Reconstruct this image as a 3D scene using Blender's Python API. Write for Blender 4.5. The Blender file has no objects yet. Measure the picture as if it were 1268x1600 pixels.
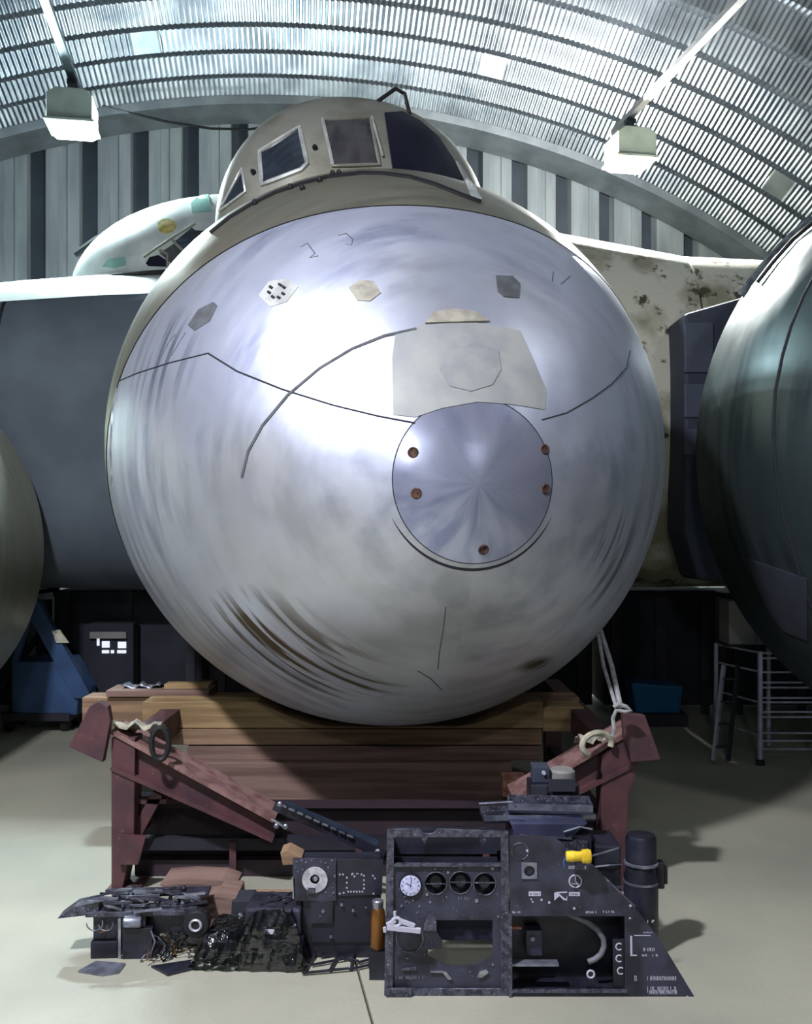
import bpy, bmesh, math, random
from mathutils import Vector, Matrix
from mathutils.bvhtree import BVHTree
from mathutils.geometry import delaunay_2d_cdt
R = math.radians
C = bpy.context.scene.collection
scn = bpy.context.scene
random.seed(7)

# ---------------------------------------------------------------- camera
EYE, FPX, CX, HY = 1.6, 1500.0, 634.0, 830.0
cam = bpy.data.objects.new('camera', bpy.data.cameras.new('camera'))
C.objects.link(cam)
cam.location = (0, 0, EYE)
cam.rotation_euler = (R(90), 0, 0)
cam.data.sensor_fit = 'VERTICAL'
cam.data.sensor_height = 24
cam.data.lens = 24 * FPX / 1600
cam.data.shift_y = 30 / 1600
cam.data.clip_start = 0.05
scn.camera = cam
scn.view_settings.view_transform = 'Standard'
scn.view_settings.look = 'None'
scn.view_settings.gamma = 1
scn.view_settings.use_curve_mapping = False
scn.view_settings.exposure = 0.0

# ---------------------------------------------------------------- world
w = bpy.data.worlds.new('world'); scn.world = w; w.use_nodes = True
w.node_tree.nodes['Background'].inputs[0].default_value = (0.28, 0.30, 0.70, 1)
w.node_tree.nodes['Background'].inputs[1].default_value = 0.05

# hangar frame: u across, v along the hangar, z up (axis turned 10 degrees to the left of the view)
TH = R(10)
def H(u, v, z=0.0):
    return Vector((u*math.cos(TH) - v*math.sin(TH), u*math.sin(TH) + v*math.cos(TH), z))
def P(px, py, d):
    return Vector(((px-CX)/FPX*d, d, EYE + (HY-py)/FPX*d))
U0, ARC_R, ARC_Z, VB, VF = 1.2, 12.0, -4.80, 13.0, -7.0
LAMP_ROWS = (-1.44, 3.78)
# hangar lamps with added roof brightening: (u, v, down power, spill power, colour)
LAMPS = [(-1.44, 8.95, 330, 300, (0.78, 0.95, 1.0)), (3.78, 8.85, 520, 1500, (0.97, 0.98, 0.95)),
         (-1.7, 1.2, 560, 0, (0.90, 0.90, 1.0)), (3.78, 2.2, 25, 0, (0.90, 0.93, 1.0)),
         (-1.44, -4.3, 160, 0, (0.90, 0.93, 1.0)), (3.78, -4.3, 30, 0, (0.90, 0.93, 1.0))]

# ---------------------------------------------------------------- materials
def lin(c):
    return tuple((x/12.92 if x <= .04045 else ((x+.055)/1.055)**2.4) for x in c)
def hexc(h):
    return lin(tuple(int(h[i:i+2], 16)/255 for i in (0, 2, 4)))
MATS = {}
def mat(name, c1, c2=None, rough=.6, metal=0, scale=6, detail=6, lo=.4, hi=.62, bump=0, bscale=40, stretch=(1,1,1), emit=None, alpha=None, trans=0, spec=.5, fleck=None, coat=0):
    if name in MATS: return MATS[name]
    m = bpy.data.materials.new(name); m.use_nodes = True; MATS[name] = m
    nt = m.node_tree; N = nt.nodes; L = nt.links; b = N['Principled BSDF']
    c1 = hexc(c1) if isinstance(c1, str) else c1
    b.inputs['Base Color'].default_value = (*c1, 1)
    b.inputs['Roughness'].default_value = rough; b.inputs['Metallic'].default_value = metal
    b.inputs['Specular IOR Level'].default_value = spec
    if coat: b.inputs['Coat Weight'].default_value = coat
    tc = N.new('ShaderNodeTexCoord'); mp = N.new('ShaderNodeMapping'); mp.inputs['Scale'].default_value = stretch
    L.new(tc.outputs['Object'], mp.inputs[0])
    col = None
    if c2:
        c2 = hexc(c2) if isinstance(c2, str) else c2
        nz = N.new('ShaderNodeTexNoise'); nz.inputs['Scale'].default_value = scale; nz.inputs['Detail'].default_value = detail
        L.new(mp.outputs[0], nz.inputs['Vector'])
        mr = N.new('ShaderNodeMapRange'); mr.inputs[1].default_value = lo; mr.inputs[2].default_value = hi
        L.new(nz.outputs[0], mr.inputs[0])
        mx = N.new('ShaderNodeMix'); mx.data_type = 'RGBA'
        mx.inputs[6].default_value = (*c1, 1); mx.inputs[7].default_value = (*c2, 1)
        L.new(mr.outputs[0], mx.inputs[0]); col = mx.outputs[2]
    if fleck:
        fc, fs, ft = fleck
        nz2 = N.new('ShaderNodeTexNoise'); nz2.inputs['Scale'].default_value = fs; nz2.inputs['Detail'].default_value = 8; nz2.inputs['Roughness'].default_value = .7
        L.new(tc.outputs['Object'], nz2.inputs['Vector'])
        mr2 = N.new('ShaderNodeMapRange'); mr2.inputs[1].default_value = ft; mr2.inputs[2].default_value = ft+.05
        L.new(nz2.outputs[0], mr2.inputs[0])
        mx2 = N.new('ShaderNodeMix'); mx2.data_type = 'RGBA'
        mx2.inputs[6].default_value = (*c1, 1); mx2.inputs[7].default_value = (*hexc(fc), 1)
        if col: L.new(col, mx2.inputs[6])
        L.new(mr2.outputs[0], mx2.inputs[0]); col = mx2.outputs[2]
    if col: L.new(col, b.inputs['Base Color'])
    if bump:
        nb = N.new('ShaderNodeTexNoise'); nb.inputs['Scale'].default_value = bscale; nb.inputs['Detail'].default_value = 4
        L.new(mp.outputs[0], nb.inputs['Vector'])
        bp = N.new('ShaderNodeBump'); bp.inputs['Strength'].default_value = bump; bp.inputs['Distance'].default_value = .01
        L.new(nb.outputs[0], bp.inputs['Height']); L.new(bp.outputs[0], b.inputs['Normal'])
    if emit:
        b.inputs['Emission Color'].default_value = (*emit[0], 1); b.inputs['Emission Strength'].default_value = emit[1]
    if alpha is not None: b.inputs['Alpha'].default_value = alpha
    if trans: b.inputs['Transmission Weight'].default_value = trans
    return m

M_roof = mat('galvanised_steel', '7b828a', '5f666f', rough=.34, metal=.93, scale=3)
M_roofsm = mat('galvanised_flat', '71787d', '5f666c', rough=.5, metal=.6, scale=3)
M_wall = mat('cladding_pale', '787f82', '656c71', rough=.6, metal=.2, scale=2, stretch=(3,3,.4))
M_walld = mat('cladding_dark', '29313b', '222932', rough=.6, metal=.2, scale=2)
M_floor = mat('concrete', 'a9a896', '919183', rough=.55, scale=1.1, detail=8, lo=.35, hi=.7, bump=.15, bscale=60, fleck=('6f7166', 22, .74))
M_green = mat('channel_paint', '333e42', '2a3437', rough=.5, metal=.3)
M_lampb = mat('lamp_casing', 'a9b3ad', '98a29e', rough=.5)
M_glow = mat('lamp_glass', 'ffffff', emit=((.93, .93, 1), 14))
M_black = mat('black_rubber', '14151a', rough=.6)
M_cable = mat('black_cable', '0c0f10', rough=.8, spec=.1)
M_wear = mat('worn_black_paint', '1d1e29', '363748', rough=.42, scale=9, fleck=('9a9cb0', 110, .64), bump=.15)
M_wearg = mat('worn_grey_edge', '50525f', '2b2c37', rough=.45, metal=.2, scale=40, fleck=('a2a5b8', 120, .59))
M_blk = mat('black_enamel', '15161f', '272836', rough=.38, scale=9, fleck=('8b8ea2', 120, .68))
M_grey = mat('grey_metal', '8d92a0', '6a6e7d', rough=.35, metal=.6, scale=20)
M_white = mat('white_print', 'b4b4c4', rough=.6)
M_dial = mat('dial_face', 'c9cbe6', 'a9acd0', rough=.5, scale=60)
M_disc = mat('silver_disc', 'd2d2dc', 'a7a8b5', rough=.4, metal=.5, scale=60)
M_yel = mat('yellow_plastic', 'f0d23c', 'c9a520', rough=.4, scale=30)
M_stain = mat('yellow_stain', 'cfc27a', 'a89a4c', rough=.5, scale=20)
M_copper = mat('amber_can', '835728', '3c2a1c', rough=.3, metal=.4, scale=14, stretch=(2,2,.5))
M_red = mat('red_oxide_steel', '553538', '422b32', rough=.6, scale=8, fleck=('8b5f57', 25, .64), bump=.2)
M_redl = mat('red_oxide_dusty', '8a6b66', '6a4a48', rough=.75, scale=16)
M_dark = mat('dark_steel', '1d1d27', '2a2833', rough=.6, scale=6)
M_wood1 = mat('pine_timber', '967a5f', '705845', rough=.75, scale=3, stretch=(.5,6,9), bump=.2, fleck=('5a3b28', 5, .74))
M_wood2 = mat('weathered_timber', '836a60', '665048', rough=.8, scale=3, stretch=(.5,6,9), bump=.2, fleck=('472f28', 5, .72))
M_woody = mat('yellow_pine', 'a88e66', '826a48', rough=.75, scale=3, stretch=(.5,6,9), bump=.2)
M_woodr = mat('reddish_block', 'b98a78', '8a5548', rough=.8, scale=20)
M_blue = mat('blue_paint', '3c5a86', '324c73', rough=.5, scale=4)
M_bluet = mat('blue_tub', '17608c', rough=.4)
M_stand = mat('white_tube', 'b9bcd0', '9a9db2', rough=.4, metal=.2, scale=10)
M_crate = mat('dull_crate', '2a2d38', '20232c', rough=.8, scale=3)
M_cream = mat('cream_panel', '8f8c88', '7b7a7a', rough=.6, scale=3)
M_rope = mat('pale_webbing', 'a3a3a3', '85868a', rough=.9, scale=30)
M_cloth = mat('grubby_cloth', 'b5b09c', '7f8174', rough=.9, scale=14)
M_grn = mat('sea_green_film', '9cc8bb', '86b0a6', rough=.3, metal=.2)
M_steel = mat('bare_steel_edge', 'b8bcc4', '8b8f98', rough=.3, metal=.8, scale=20)
M_glassd = mat('smoked_pane', '39424d', '2c333d', rough=.12, metal=.0, scale=3, spec=.9, coat=.6)
M_glassb = mat('dusty_pane', '504f50', '38383c', rough=.25, metal=.1, scale=2, stretch=(6,6,.6), spec=.8, coat=.4)
M_cover = mat('midnight_pane', '131423', '1c1d30', rough=.22, scale=3, spec=.6)
M_canopy = mat('primer_khaki', '94958a', '7c7c6d', rough=.5, metal=.3, scale=4, bump=.1)
M_sill = mat('frame_alloy', 'd7dad6', 'b4b8b4', rough=.4, metal=.4, scale=12)
M_moss = mat('mossy_white_paint', 'd8d8c6', '9c9980', rough=.6, scale=2.6, lo=.42, hi=.58, fleck=('4d4a36', 4.0, .565), bump=.2)
M_greybody = mat('matt_grey_paint', '626c76', '565f6a', rough=.7, scale=2, fleck=('7f8c90', 9, .74), spec=.3)
M_bright = mat('bright_metal_lit_shoulder', 'e2e9e6', 'c3cecb', rough=.35, metal=.2, scale=3)  # bright canopy metal, also paints lamplight on the grey aircraft's shoulder
M_seam = mat('seam_black', '23252e', rough=.8)  # near-black of joints, holes and dial print
M_patch = mat('grey_patch_paint', 'a7aaa6', '96999a', rough=.6, metal=.15, scale=8, lo=.35, hi=.65)
M_patch2 = mat('grey_disc_paint', '8f9396', '9ea19f', rough=.6, metal=.15, scale=10)
M_tanp = mat('buff_filler', 'a8a596', '8f8c80', rough=.7, scale=20)
M_hatch = mat('dull_hatch', '6a6d72', '5a5d60', rough=.6, metal=.3, scale=18)
M_rust = mat('rusty_screw', '2c201e', '5c3e30', rough=.8, scale=90)
M_bag = bpy.data.materials.new('clear_film'); M_bag.use_nodes = True
_n = M_bag.node_tree.nodes; _l = M_bag.node_tree.links; _n.remove(_n['Principled BSDF'])
_t = _n.new('ShaderNodeBsdfTransparent'); _t.inputs[0].default_value = (.86,.9,.9,1); _g = _n.new('ShaderNodeBsdfGlossy'); _g.inputs['Roughness'].default_value = .12
_m = _n.new('ShaderNodeMixShader'); _fr = _n.new('ShaderNodeFresnel'); _fr.inputs[0].default_value = 2.0
_c = _n.new('ShaderNodeTexCoord'); _z = _n.new('ShaderNodeTexNoise'); _z.inputs['Scale'].default_value = 10; _z.inputs['Detail'].default_value = 5
_b = _n.new('ShaderNodeBump'); _b.inputs['Strength'].default_value = 1; _b.inputs['Distance'].default_value = .015
_l.new(_c.outputs['Object'], _z.inputs['Vector']); _l.new(_z.outputs[0], _b.inputs['Height']); _l.new(_b.outputs[0], _g.inputs['Normal']); _l.new(_b.outputs[0], _fr.inputs['Normal'])
_l.new(_fr.outputs[0], _m.inputs[0]); _l.new(_t.outputs[0], _m.inputs[1]); _l.new(_g.outputs[0], _m.inputs[2]); _l.new(_m.outputs[0], _n['Material Output'].inputs[0])

def skin_mat(name, base, dark, tan=None, split=None, warm=None, scuff=None, streak_hi=.62, r0=.38, r1=.56, dent=.22):
    """aluminium with brushed streaks round the body (object y = body axis)"""
    m = bpy.data.materials.new(name); m.use_nodes = True
    nt = m.node_tree; N = nt.nodes; L = nt.links; b = N['Principled BSDF']
    tc = N.new('ShaderNodeTexCoord'); sp = N.new('ShaderNodeSeparateXYZ'); L.new(tc.outputs['Object'], sp.inputs[0])
    at = N.new('ShaderNodeMath'); at.operation = 'ARCTAN2'; L.new(sp.outputs[0], at.inputs[0]); L.new(sp.outputs[2], at.inputs[1])
    def noise(ka, ky, sc, det=5):
        ma = N.new('ShaderNodeMath'); ma.operation = 'MULTIPLY'; ma.inputs[1].default_value = ka; L.new(at.outputs[0], ma.inputs[0])
        my = N.new('ShaderNodeMath'); my.operation = 'MULTIPLY'; my.inputs[1].default_value = ky; L.new(sp.outputs[1], my.inputs[0])
        cb = N.new('ShaderNodeCombineXYZ'); L.new(ma.outputs[0], cb.inputs[0]); L.new(my.outputs[0], cb.inputs[1])
        n = N.new('ShaderNodeTexNoise'); n.inputs['Scale'].default_value = sc; n.inputs['Detail'].default_value = det; L.new(cb.outputs[0], n.inputs['Vector'])
        return n.outputs[0]
    def mrange(s, a, bb, c=0., d=1.):
        r = N.new('ShaderNodeMapRange'); L.new(s, r.inputs[0])
        for i, v_ in zip((1, 2, 3, 4), (a, bb, c, d)): r.inputs[i].default_value = v_
        return r.outputs[0]
    def mix(f, ca, cb_):
        x = N.new('ShaderNodeMix'); x.data_type = 'RGBA'
        L.new(f, x.inputs[0])
        for i, cc in ((6, ca), (7, cb_)):
            if isinstance(cc, str): x.inputs[i].default_value = (*hexc(cc), 1)
            else: L.new(cc, x.inputs[i])
        return x.outputs[2]
    def mul(a, bb):
        x = N.new('ShaderNodeMath'); x.operation = 'MULTIPLY'; L.new(a, x.inputs[0])
        if isinstance(bb, float): x.inputs[1].default_value = bb
        else: L.new(bb, x.inputs[1])
        return x.outputs[0]
    streak = noise(2.4, 13, 1.0)
    big = N.new('ShaderNodeTexNoise'); big.inputs['Scale'].default_value = 2.1; big.inputs['Detail'].default_value = 7; L.new(tc.outputs['Object'], big.inputs['Vector'])
    col = mix(mul(mrange(streak, .42, streak_hi), mrange(big.outputs[0], .38, .62)), base, dark)
    if warm:
        wn = N.new('ShaderNodeTexNoise'); wn.inputs['Scale'].default_value = 1.1; wn.inputs['Detail'].default_value = 4; L.new(tc.outputs['Object'], wn.inputs['Vector'])
        col = mix(mul(mrange(wn.outputs[0], .45, .65), .6), col, warm)
    if scuff:
        for (cx, cy, cz, rx, ry, rz, hx, thr) in scuff:
            vs = N.new('ShaderNodeVectorMath'); vs.operation = 'SUBTRACT'; vs.inputs[1].default_value = (cx, cy, cz); L.new(tc.outputs['Object'], vs.inputs[0])
            vd = N.new('ShaderNodeVectorMath'); vd.operation = 'DIVIDE'; vd.inputs[1].default_value = (rx, ry, rz); L.new(vs.outputs[0], vd.inputs[0])
            vl = N.new('ShaderNodeVectorMath'); vl.operation = 'LENGTH'; L.new(vd.outputs[0], vl.inputs[0])
            ms = mrange(vl.outputs['Value'], 1.0, .35)
            sk = mrange(noise(1.6, 30, 1.0, 4), thr-.02, thr+.07)
            col = mix(mul(ms, sk), col, hx)
    L.new(col, b.inputs['Base Color'])
    b.inputs['Metallic'].default_value = .7
    L.new(mrange(big.outputs[0], .3, .7, r0, r1), b.inputs['Roughness'])
    bp = N.new('ShaderNodeBump'); bp.inputs['Strength'].default_value = .02; bp.inputs['Distance'].default_value = .002
    L.new(streak, bp.inputs['Height'])
    dn = N.new('ShaderNodeTexNoise'); dn.inputs['Scale'].default_value = 3.5; dn.inputs['Detail'].default_value = 1.5; L.new(tc.outputs['Object'], dn.inputs['Vector'])
    bp2 = N.new('ShaderNodeBump'); bp2.inputs['Strength'].default_value = dent; bp2.inputs['Distance'].default_value = .03
    L.new(dn.outputs[0], bp2.inputs['Height']); L.new(bp.outputs[0], bp2.inputs['Normal'])
    L.new(bp2.outputs[0], b.inputs['Normal'])
    MATS[name] = m
    return m

# ---------------------------------------------------------------- mesh helpers
class MB:
    def __init__(s): s.v = []; s.f = []
    def add(s, vs, fs):
        o = len(s.v); s.v += [tuple(x) for x in vs]; s.f += [tuple(i+o for i in f) for f in fs]; return s
    def box(s, lo, hi, M=None):
        (a, b, c), (d, e, f) = lo, hi
        vs = [Vector(p) for p in ((a,b,c),(d,b,c),(d,e,c),(a,e,c),(a,b,f),(d,b,f),(d,e,f),(a,e,f))]
        if M: vs = [M @ x for x in vs]
        return s.add(vs, [(0,3,2,1),(4,5,6,7),(0,1,5,4),(1,2,6,5),(2,3,7,6),(3,0,4,7)])
    def bar(s, a, b, wd, ht, up=(0,0,1)):
        a = Vector(a); b = Vector(b); d = (b-a).normalized(); up = Vector(up)
        sd = d.cross(up)
        if sd.length < 1e-4: sd = d.cross(Vector((1,0,0)))
        sd.normalize(); up = sd.cross(d)
        vs = [p + sd*i*wd/2 + up*j*ht/2 for p in (a, b) for i, j in ((-1,-1),(1,-1),(1,1),(-1,1))]
        return s.add(vs, [(0,1,2,3),(7,6,5,4),(0,4,5,1),(1,5,6,2),(2,6,7,3),(3,7,4,0)])
    def tube(s, pts, r, n=8, closed=False):
        pts = [Vector(p) for p in pts]; m = len(pts); o = len(s.v); prev = None
        for i, p in enumerate(pts):
            q = pts[(i+1) % m] if closed else pts[min(i+1, m-1)]
            q0 = pts[(i-1) % m] if closed else pts[max(i-1, 0)]
            d = (q-q0).normalized()
            if prev is None:
                prev = d.cross(Vector((0,0,1)))
                if prev.length < 1e-3: prev = d.cross(Vector((1,0,0)))
            prev = (prev - d*prev.dot(d)).normalized(); e = d.cross(prev)
            rr = r[i] if isinstance(r, (list, tuple)) else r
            for k in range(n):
                a = 2*math.pi*k/n; s.v.append(tuple(p + prev*rr*math.cos(a) + e*rr*math.sin(a)))
        for i in range(m if closed else m-1):
            for k in range(n):
                a = o+i*n+k; b = o+i*n+(k+1) % n; c = o+((i+1) % m)*n+(k+1) % n; d = o+((i+1) % m)*n+k
                s.f.append((a, b, c, d))
        if not closed:
            s.f.append(tuple(o+k for k in range(n))[::-1]); s.f.append(tuple(o+(m-1)*n+k for k in range(n)))
        return s
    def lathe(s, prof, M=None, n=24):
        """prof: (radius, height) list about z; caps both ends"""
        o = len(s.v); M = M or Matrix()
        for r, z in prof:
            for k in range(n):
                a = 2*math.pi*k/n; s.v.append(tuple(M @ Vector((r*math.cos(a), r*math.sin(a), z))))
        for i in range(len(prof)-1):
            for k in range(n): s.f.append((o+i*n+k, o+i*n+(k+1) % n, o+(i+1)*n+(k+1) % n, o+(i+1)*n+k))
        s.f.append(tuple(o+k for k in range(n))[::-1]); s.f.append(tuple(o+(len(prof)-1)*n+k for k in range(n)))
        return s
    def prism(s, poly, y0, y1):
        """poly in x,z extruded along y"""
        n = len(poly)
        ar = sum(poly[i][0]*poly[(i+1) % n][1]-poly[(i+1) % n][0]*poly[i][1] for i in range(n))
        if ar < 0: poly = poly[::-1]
        vs = [(x, y0, z) for x, z in poly] + [(x, y1, z) for x, z in poly]
        fs = [tuple(range(n)), tuple(range(2*n-1, n-1, -1))] + [(i, i+n, (i+1) % n+n, (i+1) % n) for i in range(n)]
        return s.add(vs, fs)
    def build(s, name, m, parent=None, smooth=False, bevel=0, origin=None):
        me = bpy.data.meshes.new(name)
        vs = s.v
        if origin is not None: vs = [tuple(Vector(p)-Vector(origin)) for p in vs]
        me.from_pydata(vs, [], s.f); me.validate(); me.materials.append(m)
        o = bpy.data.objects.new(name, me); C.objects.link(o)
        if origin is not None: o.location = origin
        if parent: o.parent = parent
        bm = bmesh.new(); bm.from_mesh(me); bmesh.ops.recalc_face_normals(bm, faces=bm.faces); bm.to_mesh(me); bm.free()
        if smooth:
            me.polygons.foreach_set('use_smooth', [True]*len(me.polygons))
            try: me.set_sharp_from_angle(angle=R(40))
            except Exception: pass
        if bevel:
            md = o.modifiers.new('b', 'BEVEL'); md.width = bevel; md.segments = 2; md.limit_method = 'ANGLE'
        return o
def tag(o, label=None, cat=None, group=None, kind=None):
    if label: o['label'] = label
    if cat: o['category'] = cat
    if group: o['group'] = group
    if kind: o['kind'] = kind
    return o
def thing(name, label, cat, loc=(0,0,0), rz=0, group=None, rot=None):
    o = bpy.data.objects.new(name, None); C.objects.link(o); o.location = loc
    o.rotation_euler = rot if rot else (0, 0, rz); o.empty_display_size = .1
    return tag(o, label, cat, group)
def structure(name, rz=0):
    o = bpy.data.objects.new(name, None); C.objects.link(o); o['kind'] = 'structure'; o.rotation_euler = (0,0,rz); return o
def plate(outer, holes, y0, y1, name, m, parent=None, bevel=0):
    """flat plate in x,z with real holes, from y0 to y1"""
    cu = bpy.data.curves.new('tmp', 'CURVE'); cu.dimensions = '2D'; cu.fill_mode = 'BOTH'
    for lp in [outer]+holes:
        sp = cu.splines.new('POLY'); sp.points.add(len(lp)-1); sp.use_cyclic_u = True
        for i, (x, z) in enumerate(lp): sp.points[i].co = (x, z, 0, 1)
    cu.extrude = abs(y1-y0)/2
    t = bpy.data.objects.new('tmp', cu); C.objects.link(t)
    dg = bpy.context.evaluated_depsgraph_get()
    me = bpy.data.meshes.new_from_object(t.evaluated_get(dg))
    bpy.data.objects.remove(t); bpy.data.curves.remove(cu)
    me.transform(Matrix.Translation((0, (y0+y1)/2, 0)) @ Matrix.Rotation(R(90), 4, 'X'))
    me.materials.clear(); me.materials.append(m); me.name = name
    bm = bmesh.new(); bm.from_mesh(me); bmesh.ops.remove_doubles(bm, verts=bm.verts, dist=1e-5); bmesh.ops.recalc_face_normals(bm, faces=bm.faces); bm.to_mesh(me); bm.free()
    o = bpy.data.objects.new(name, me); C.objects.link(o)
    if parent: o.parent = parent
    return o
def circ(x, z, r, n=24, a0=0, a1=360):
    return [(x+r*math.cos(R(a0+(a1-a0)*k/n)), z+r*math.sin(R(a0+(a1-a0)*k/n))) for k in range(n)]
def rect(x0, z0, x1, z1): return [(x0,z0),(x1,z0),(x1,z1),(x0,z1)]

# ================================================================ SETTING
def arch_z(u): return ARC_Z + math.sqrt(max(ARC_R**2-(u-U0)**2, 0))
PHI = math.acos(-ARC_Z/ARC_R)
# floor: two slabs with an open joint
floor = structure('floor', TH)
def slab(lo, hi):
    b = MB(); b.box((lo[0], lo[1], -.15), (hi[0], hi[1], 0)); return b.build('floor_slab', M_floor, floor, bevel=.004)
jx = H(0, 0); J = -0.03                       # joint line runs along the hangar
FX0, FX1 = U0-11.5, U0+11.5
slab((FX0, VF), (-.0-.008+.44, VB+.4)); slab((.44, VF), (FX1, VB+.4))
b = MB(); b.box((FX0, VF, -.3), (FX1, VB+.4, -.14)); b.build('sub_base', M_dark, floor)

# ceiling: crimped arch sheets, one per pitch
ceiling = structure('ceiling', TH)
PITCH = .60
def roof_mesh(laps):
    prof = [(0, 0, 0), (.14, 0, 0)]
    prof = [(0,0),(.055,0),(.11,0),(.19,.105),(.27,.21),(.355,.32),(.44,.21),(.52,.105),(.60,0)]
    arc = 2*PHI*ARC_R; nc = int(arc/.062); per = 4
    vs = []; fs = []; np_ = len(prof); n = nc*per+1
    for i in range(n):
        ph = -PHI + 2*PHI*i/(n-1); s = ph*ARC_R
        amp = .011*math.sin(2*math.pi*i/per+.785)
        if any(abs(s-l) < .16 for l in laps): amp = .0
        for j, (v, h) in enumerate(prof):
            k = 0 if j == 5 else (.6 if j in (0, 2, 8) else 1)
            dv = 0; dh = amp*k
            if j in (3, 4): dv, dh = -amp*.85*k, amp*.5*k
            if j in (6, 7): dv, dh = amp*.85*k, amp*.5*k
            rr = ARC_R + h + dh
            vs.append((U0+rr*math.sin(ph), v+dv, ARC_Z+rr*math.cos(ph)))
    for i in range(n-1):
        for j in range(np_-1):
            a = i*np_+j; fs.append((a, a+1, a+np_+1, a+np_))
    me = bpy.data.meshes.new('roof_panel'); me.from_pydata(vs, [], fs); me.materials.append(M_roof)
    me.polygons.foreach_set('use_smooth', [True]*len(me.polygons)); me.set_sharp_from_angle(angle=R(50))
    return me
rm = [roof_mesh(l) for l in ((-4.6, -.2, 3.6, 7.5), (-6, -2.2, 1.8, 5.7), (-3.1, 0.5, 4.7, 8.5), (-9,9))]
nrp = int((VB-VF)/PITCH)
for i in range(nrp):
    o = bpy.data.objects.new('roof_panel', rm[(i*7) % 4 if i % 2 else 3]); C.objects.link(o); o.parent = ceiling
    o.location = (0, VB-PITCH*(i+1), 0)

# end walls of ribbed cladding
def end_wall(name, v, sgn):
    wl = structure(name, TH)
    p = .64; n = int(23/p); rng = random.Random(3)
    for i in range(n):
        u0 = U0-11.5+i*p
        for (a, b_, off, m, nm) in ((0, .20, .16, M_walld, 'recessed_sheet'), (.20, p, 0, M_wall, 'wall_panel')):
            ua, ub = u0+a, u0+b_
            if abs((ua+ub)/2-U0) > 10.6: continue
            mb = MB()
            cols = [ua, (ua+ub)/2, ub]
            y = v+sgn*off
            if nm == 'wall_panel':
                w3 = (ub-ua)
                prof = [(ua, v+sgn*.16), (ua+.015, v), (ua+w3*.36, v), (ua+w3*.38, v+sgn*.02), (ua+w3*.62, v+sgn*.02), (ua+w3*.64, v), (ub-.015, v), (ub, v+sgn*.16)]
            else: prof = [(ua, y), (ub, y)]
            vs = []
            for (uu, yy) in prof: vs += [(uu, yy, 0), (uu, yy, max(arch_z(uu), .02)+.2)]
            mb.add(vs, [(2*k, 2*k+2, 2*k+3, 2*k+1) for k in range(len(prof)-1)])
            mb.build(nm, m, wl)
    return wl
end_wall('wall_back', VB-.1, 1); end_wall('wall_front', VF+.2, -1)
# flashing where the arch meets the back wall
tr = structure('trim_1', TH); mb = MB(); vs = []; fs = []; n = 80
for i in range(n+1):
    ph = -PHI+2*PHI*i/n
    for (r_, v_) in ((ARC_R-.0, VB-.62), (ARC_R-.10, VB-.60), (ARC_R-.16, VB-.12)):
        vs.append((U0+r_*math.sin(ph), v_, ARC_Z+r_*math.cos(ph)))
for i in range(n):
    for j in range(2): a = i*3+j; fs.append((a, a+1, a+4, a+3))
mb.add(vs, fs); mb.build('arch_flashing', M_roofsm, tr)

# ================================================================ LAMPS + CHANNELS
ZC = 5.50
def hang_lamp(u, v, down, roof_fill, col, label, side=0):
    t = thing('hanging_lamp', label, 'lamp', H(u, v, ZC-.02), TH+side, 'high bay lamps under the roof'); t.scale = (.9,.9,.9)
    b = MB(); b.prism([(-.13,0),(.13,0),(.215,-.06),(.215,-.30),(-.215,-.30),(-.215,-.06)], -.20, .20); b.build('casing', M_lampb, t, bevel=.008)
    b = MB(); b.box((-.235,-.22,-.325), (.235,.22,-.30)); b.build('rim', M_lampb, t, bevel=.004)
    b = MB(); vs = [(x, y, -.326) for x, y in ((-.215,-.2),(.215,-.2),(.215,.2),(-.215,.2))]+[(x, y, -.375) for x, y in ((-.17,-.155),(.17,-.155),(.17,.155),(-.17,.155))]
    b.add(vs, [(0,1,5,4),(1,2,6,5),(2,3,7,6),(3,0,4,7),(4,5,6,7),(3,2,1,0)]); b.build('glass', M_glow, t)
    b = MB(); b.tube([(-.08,0,0),(-.03,0,.12)], .008); b.tube([(.08,0,0),(.03,0,.12)], .008); b.box((-.05,-.05,.11),(.05,.05,.15)); b.build('bracket', M_green, t)
    l = bpy.data.lights.new('lamp_light', 'AREA'); l.shape = 'SQUARE'; l.size = .34; l.energy = down; l.color = col
    o = bpy.data.objects.new('lamp_light', l); C.objects.link(o); o.parent = t; o.location = (0,0,-.39)
    if roof_fill:
        for (dx, e) in ((-.34, .5), (.34, .5)):  # bare point lights added beside the casing to brighten the roof
            l = bpy.data.lights.new('roof_fill_light', 'POINT'); l.shadow_soft_size = .02; l.energy = roof_fill*e; l.color = col
            o = bpy.data.objects.new('roof_fill_light', l); C.objects.link(o); o.parent = t; o.location = (dx, 0, -.33)
    return t
labs = ['square hanging lamp with grey casing, the left one above the grey aircraft',
        'square hanging lamp, the right one on the pale cable channel',
        'hanging lamp on the left channel, first behind the viewer', 'hanging lamp on the right channel, first behind the viewer',
        'hanging lamp on the left channel, far behind the viewer', 'hanging lamp on the right channel, far behind the viewer']
for (a, lb) in zip(LAMPS, labs): hang_lamp(*a, lb)
for k, u in enumerate(LAMP_ROWS):
    t = thing('cable_channel', ['dull steel cable channel carrying the left lamp under the roof', 'pale steel cable channel running diagonally to the right lamp'][k], 'channel', H(u, 0, ZC+.13), TH)
    b = MB(); b.box((-.035, VF+1, 0), (.035, 9.3, .05)); b.build('channel', M_green if k == 0 else mat('pale_channel', '8a8b8f', '76777c', rough=.5), t)
    for v in (-6, -4, -2):
        z = arch_z(u)+.1-(ZC+.13)
        b = MB(); b.tube([(0, v+.3, .05), (0, v+.3, z)], .008); b.build('hanger_rod', M_cable, t)
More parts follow.
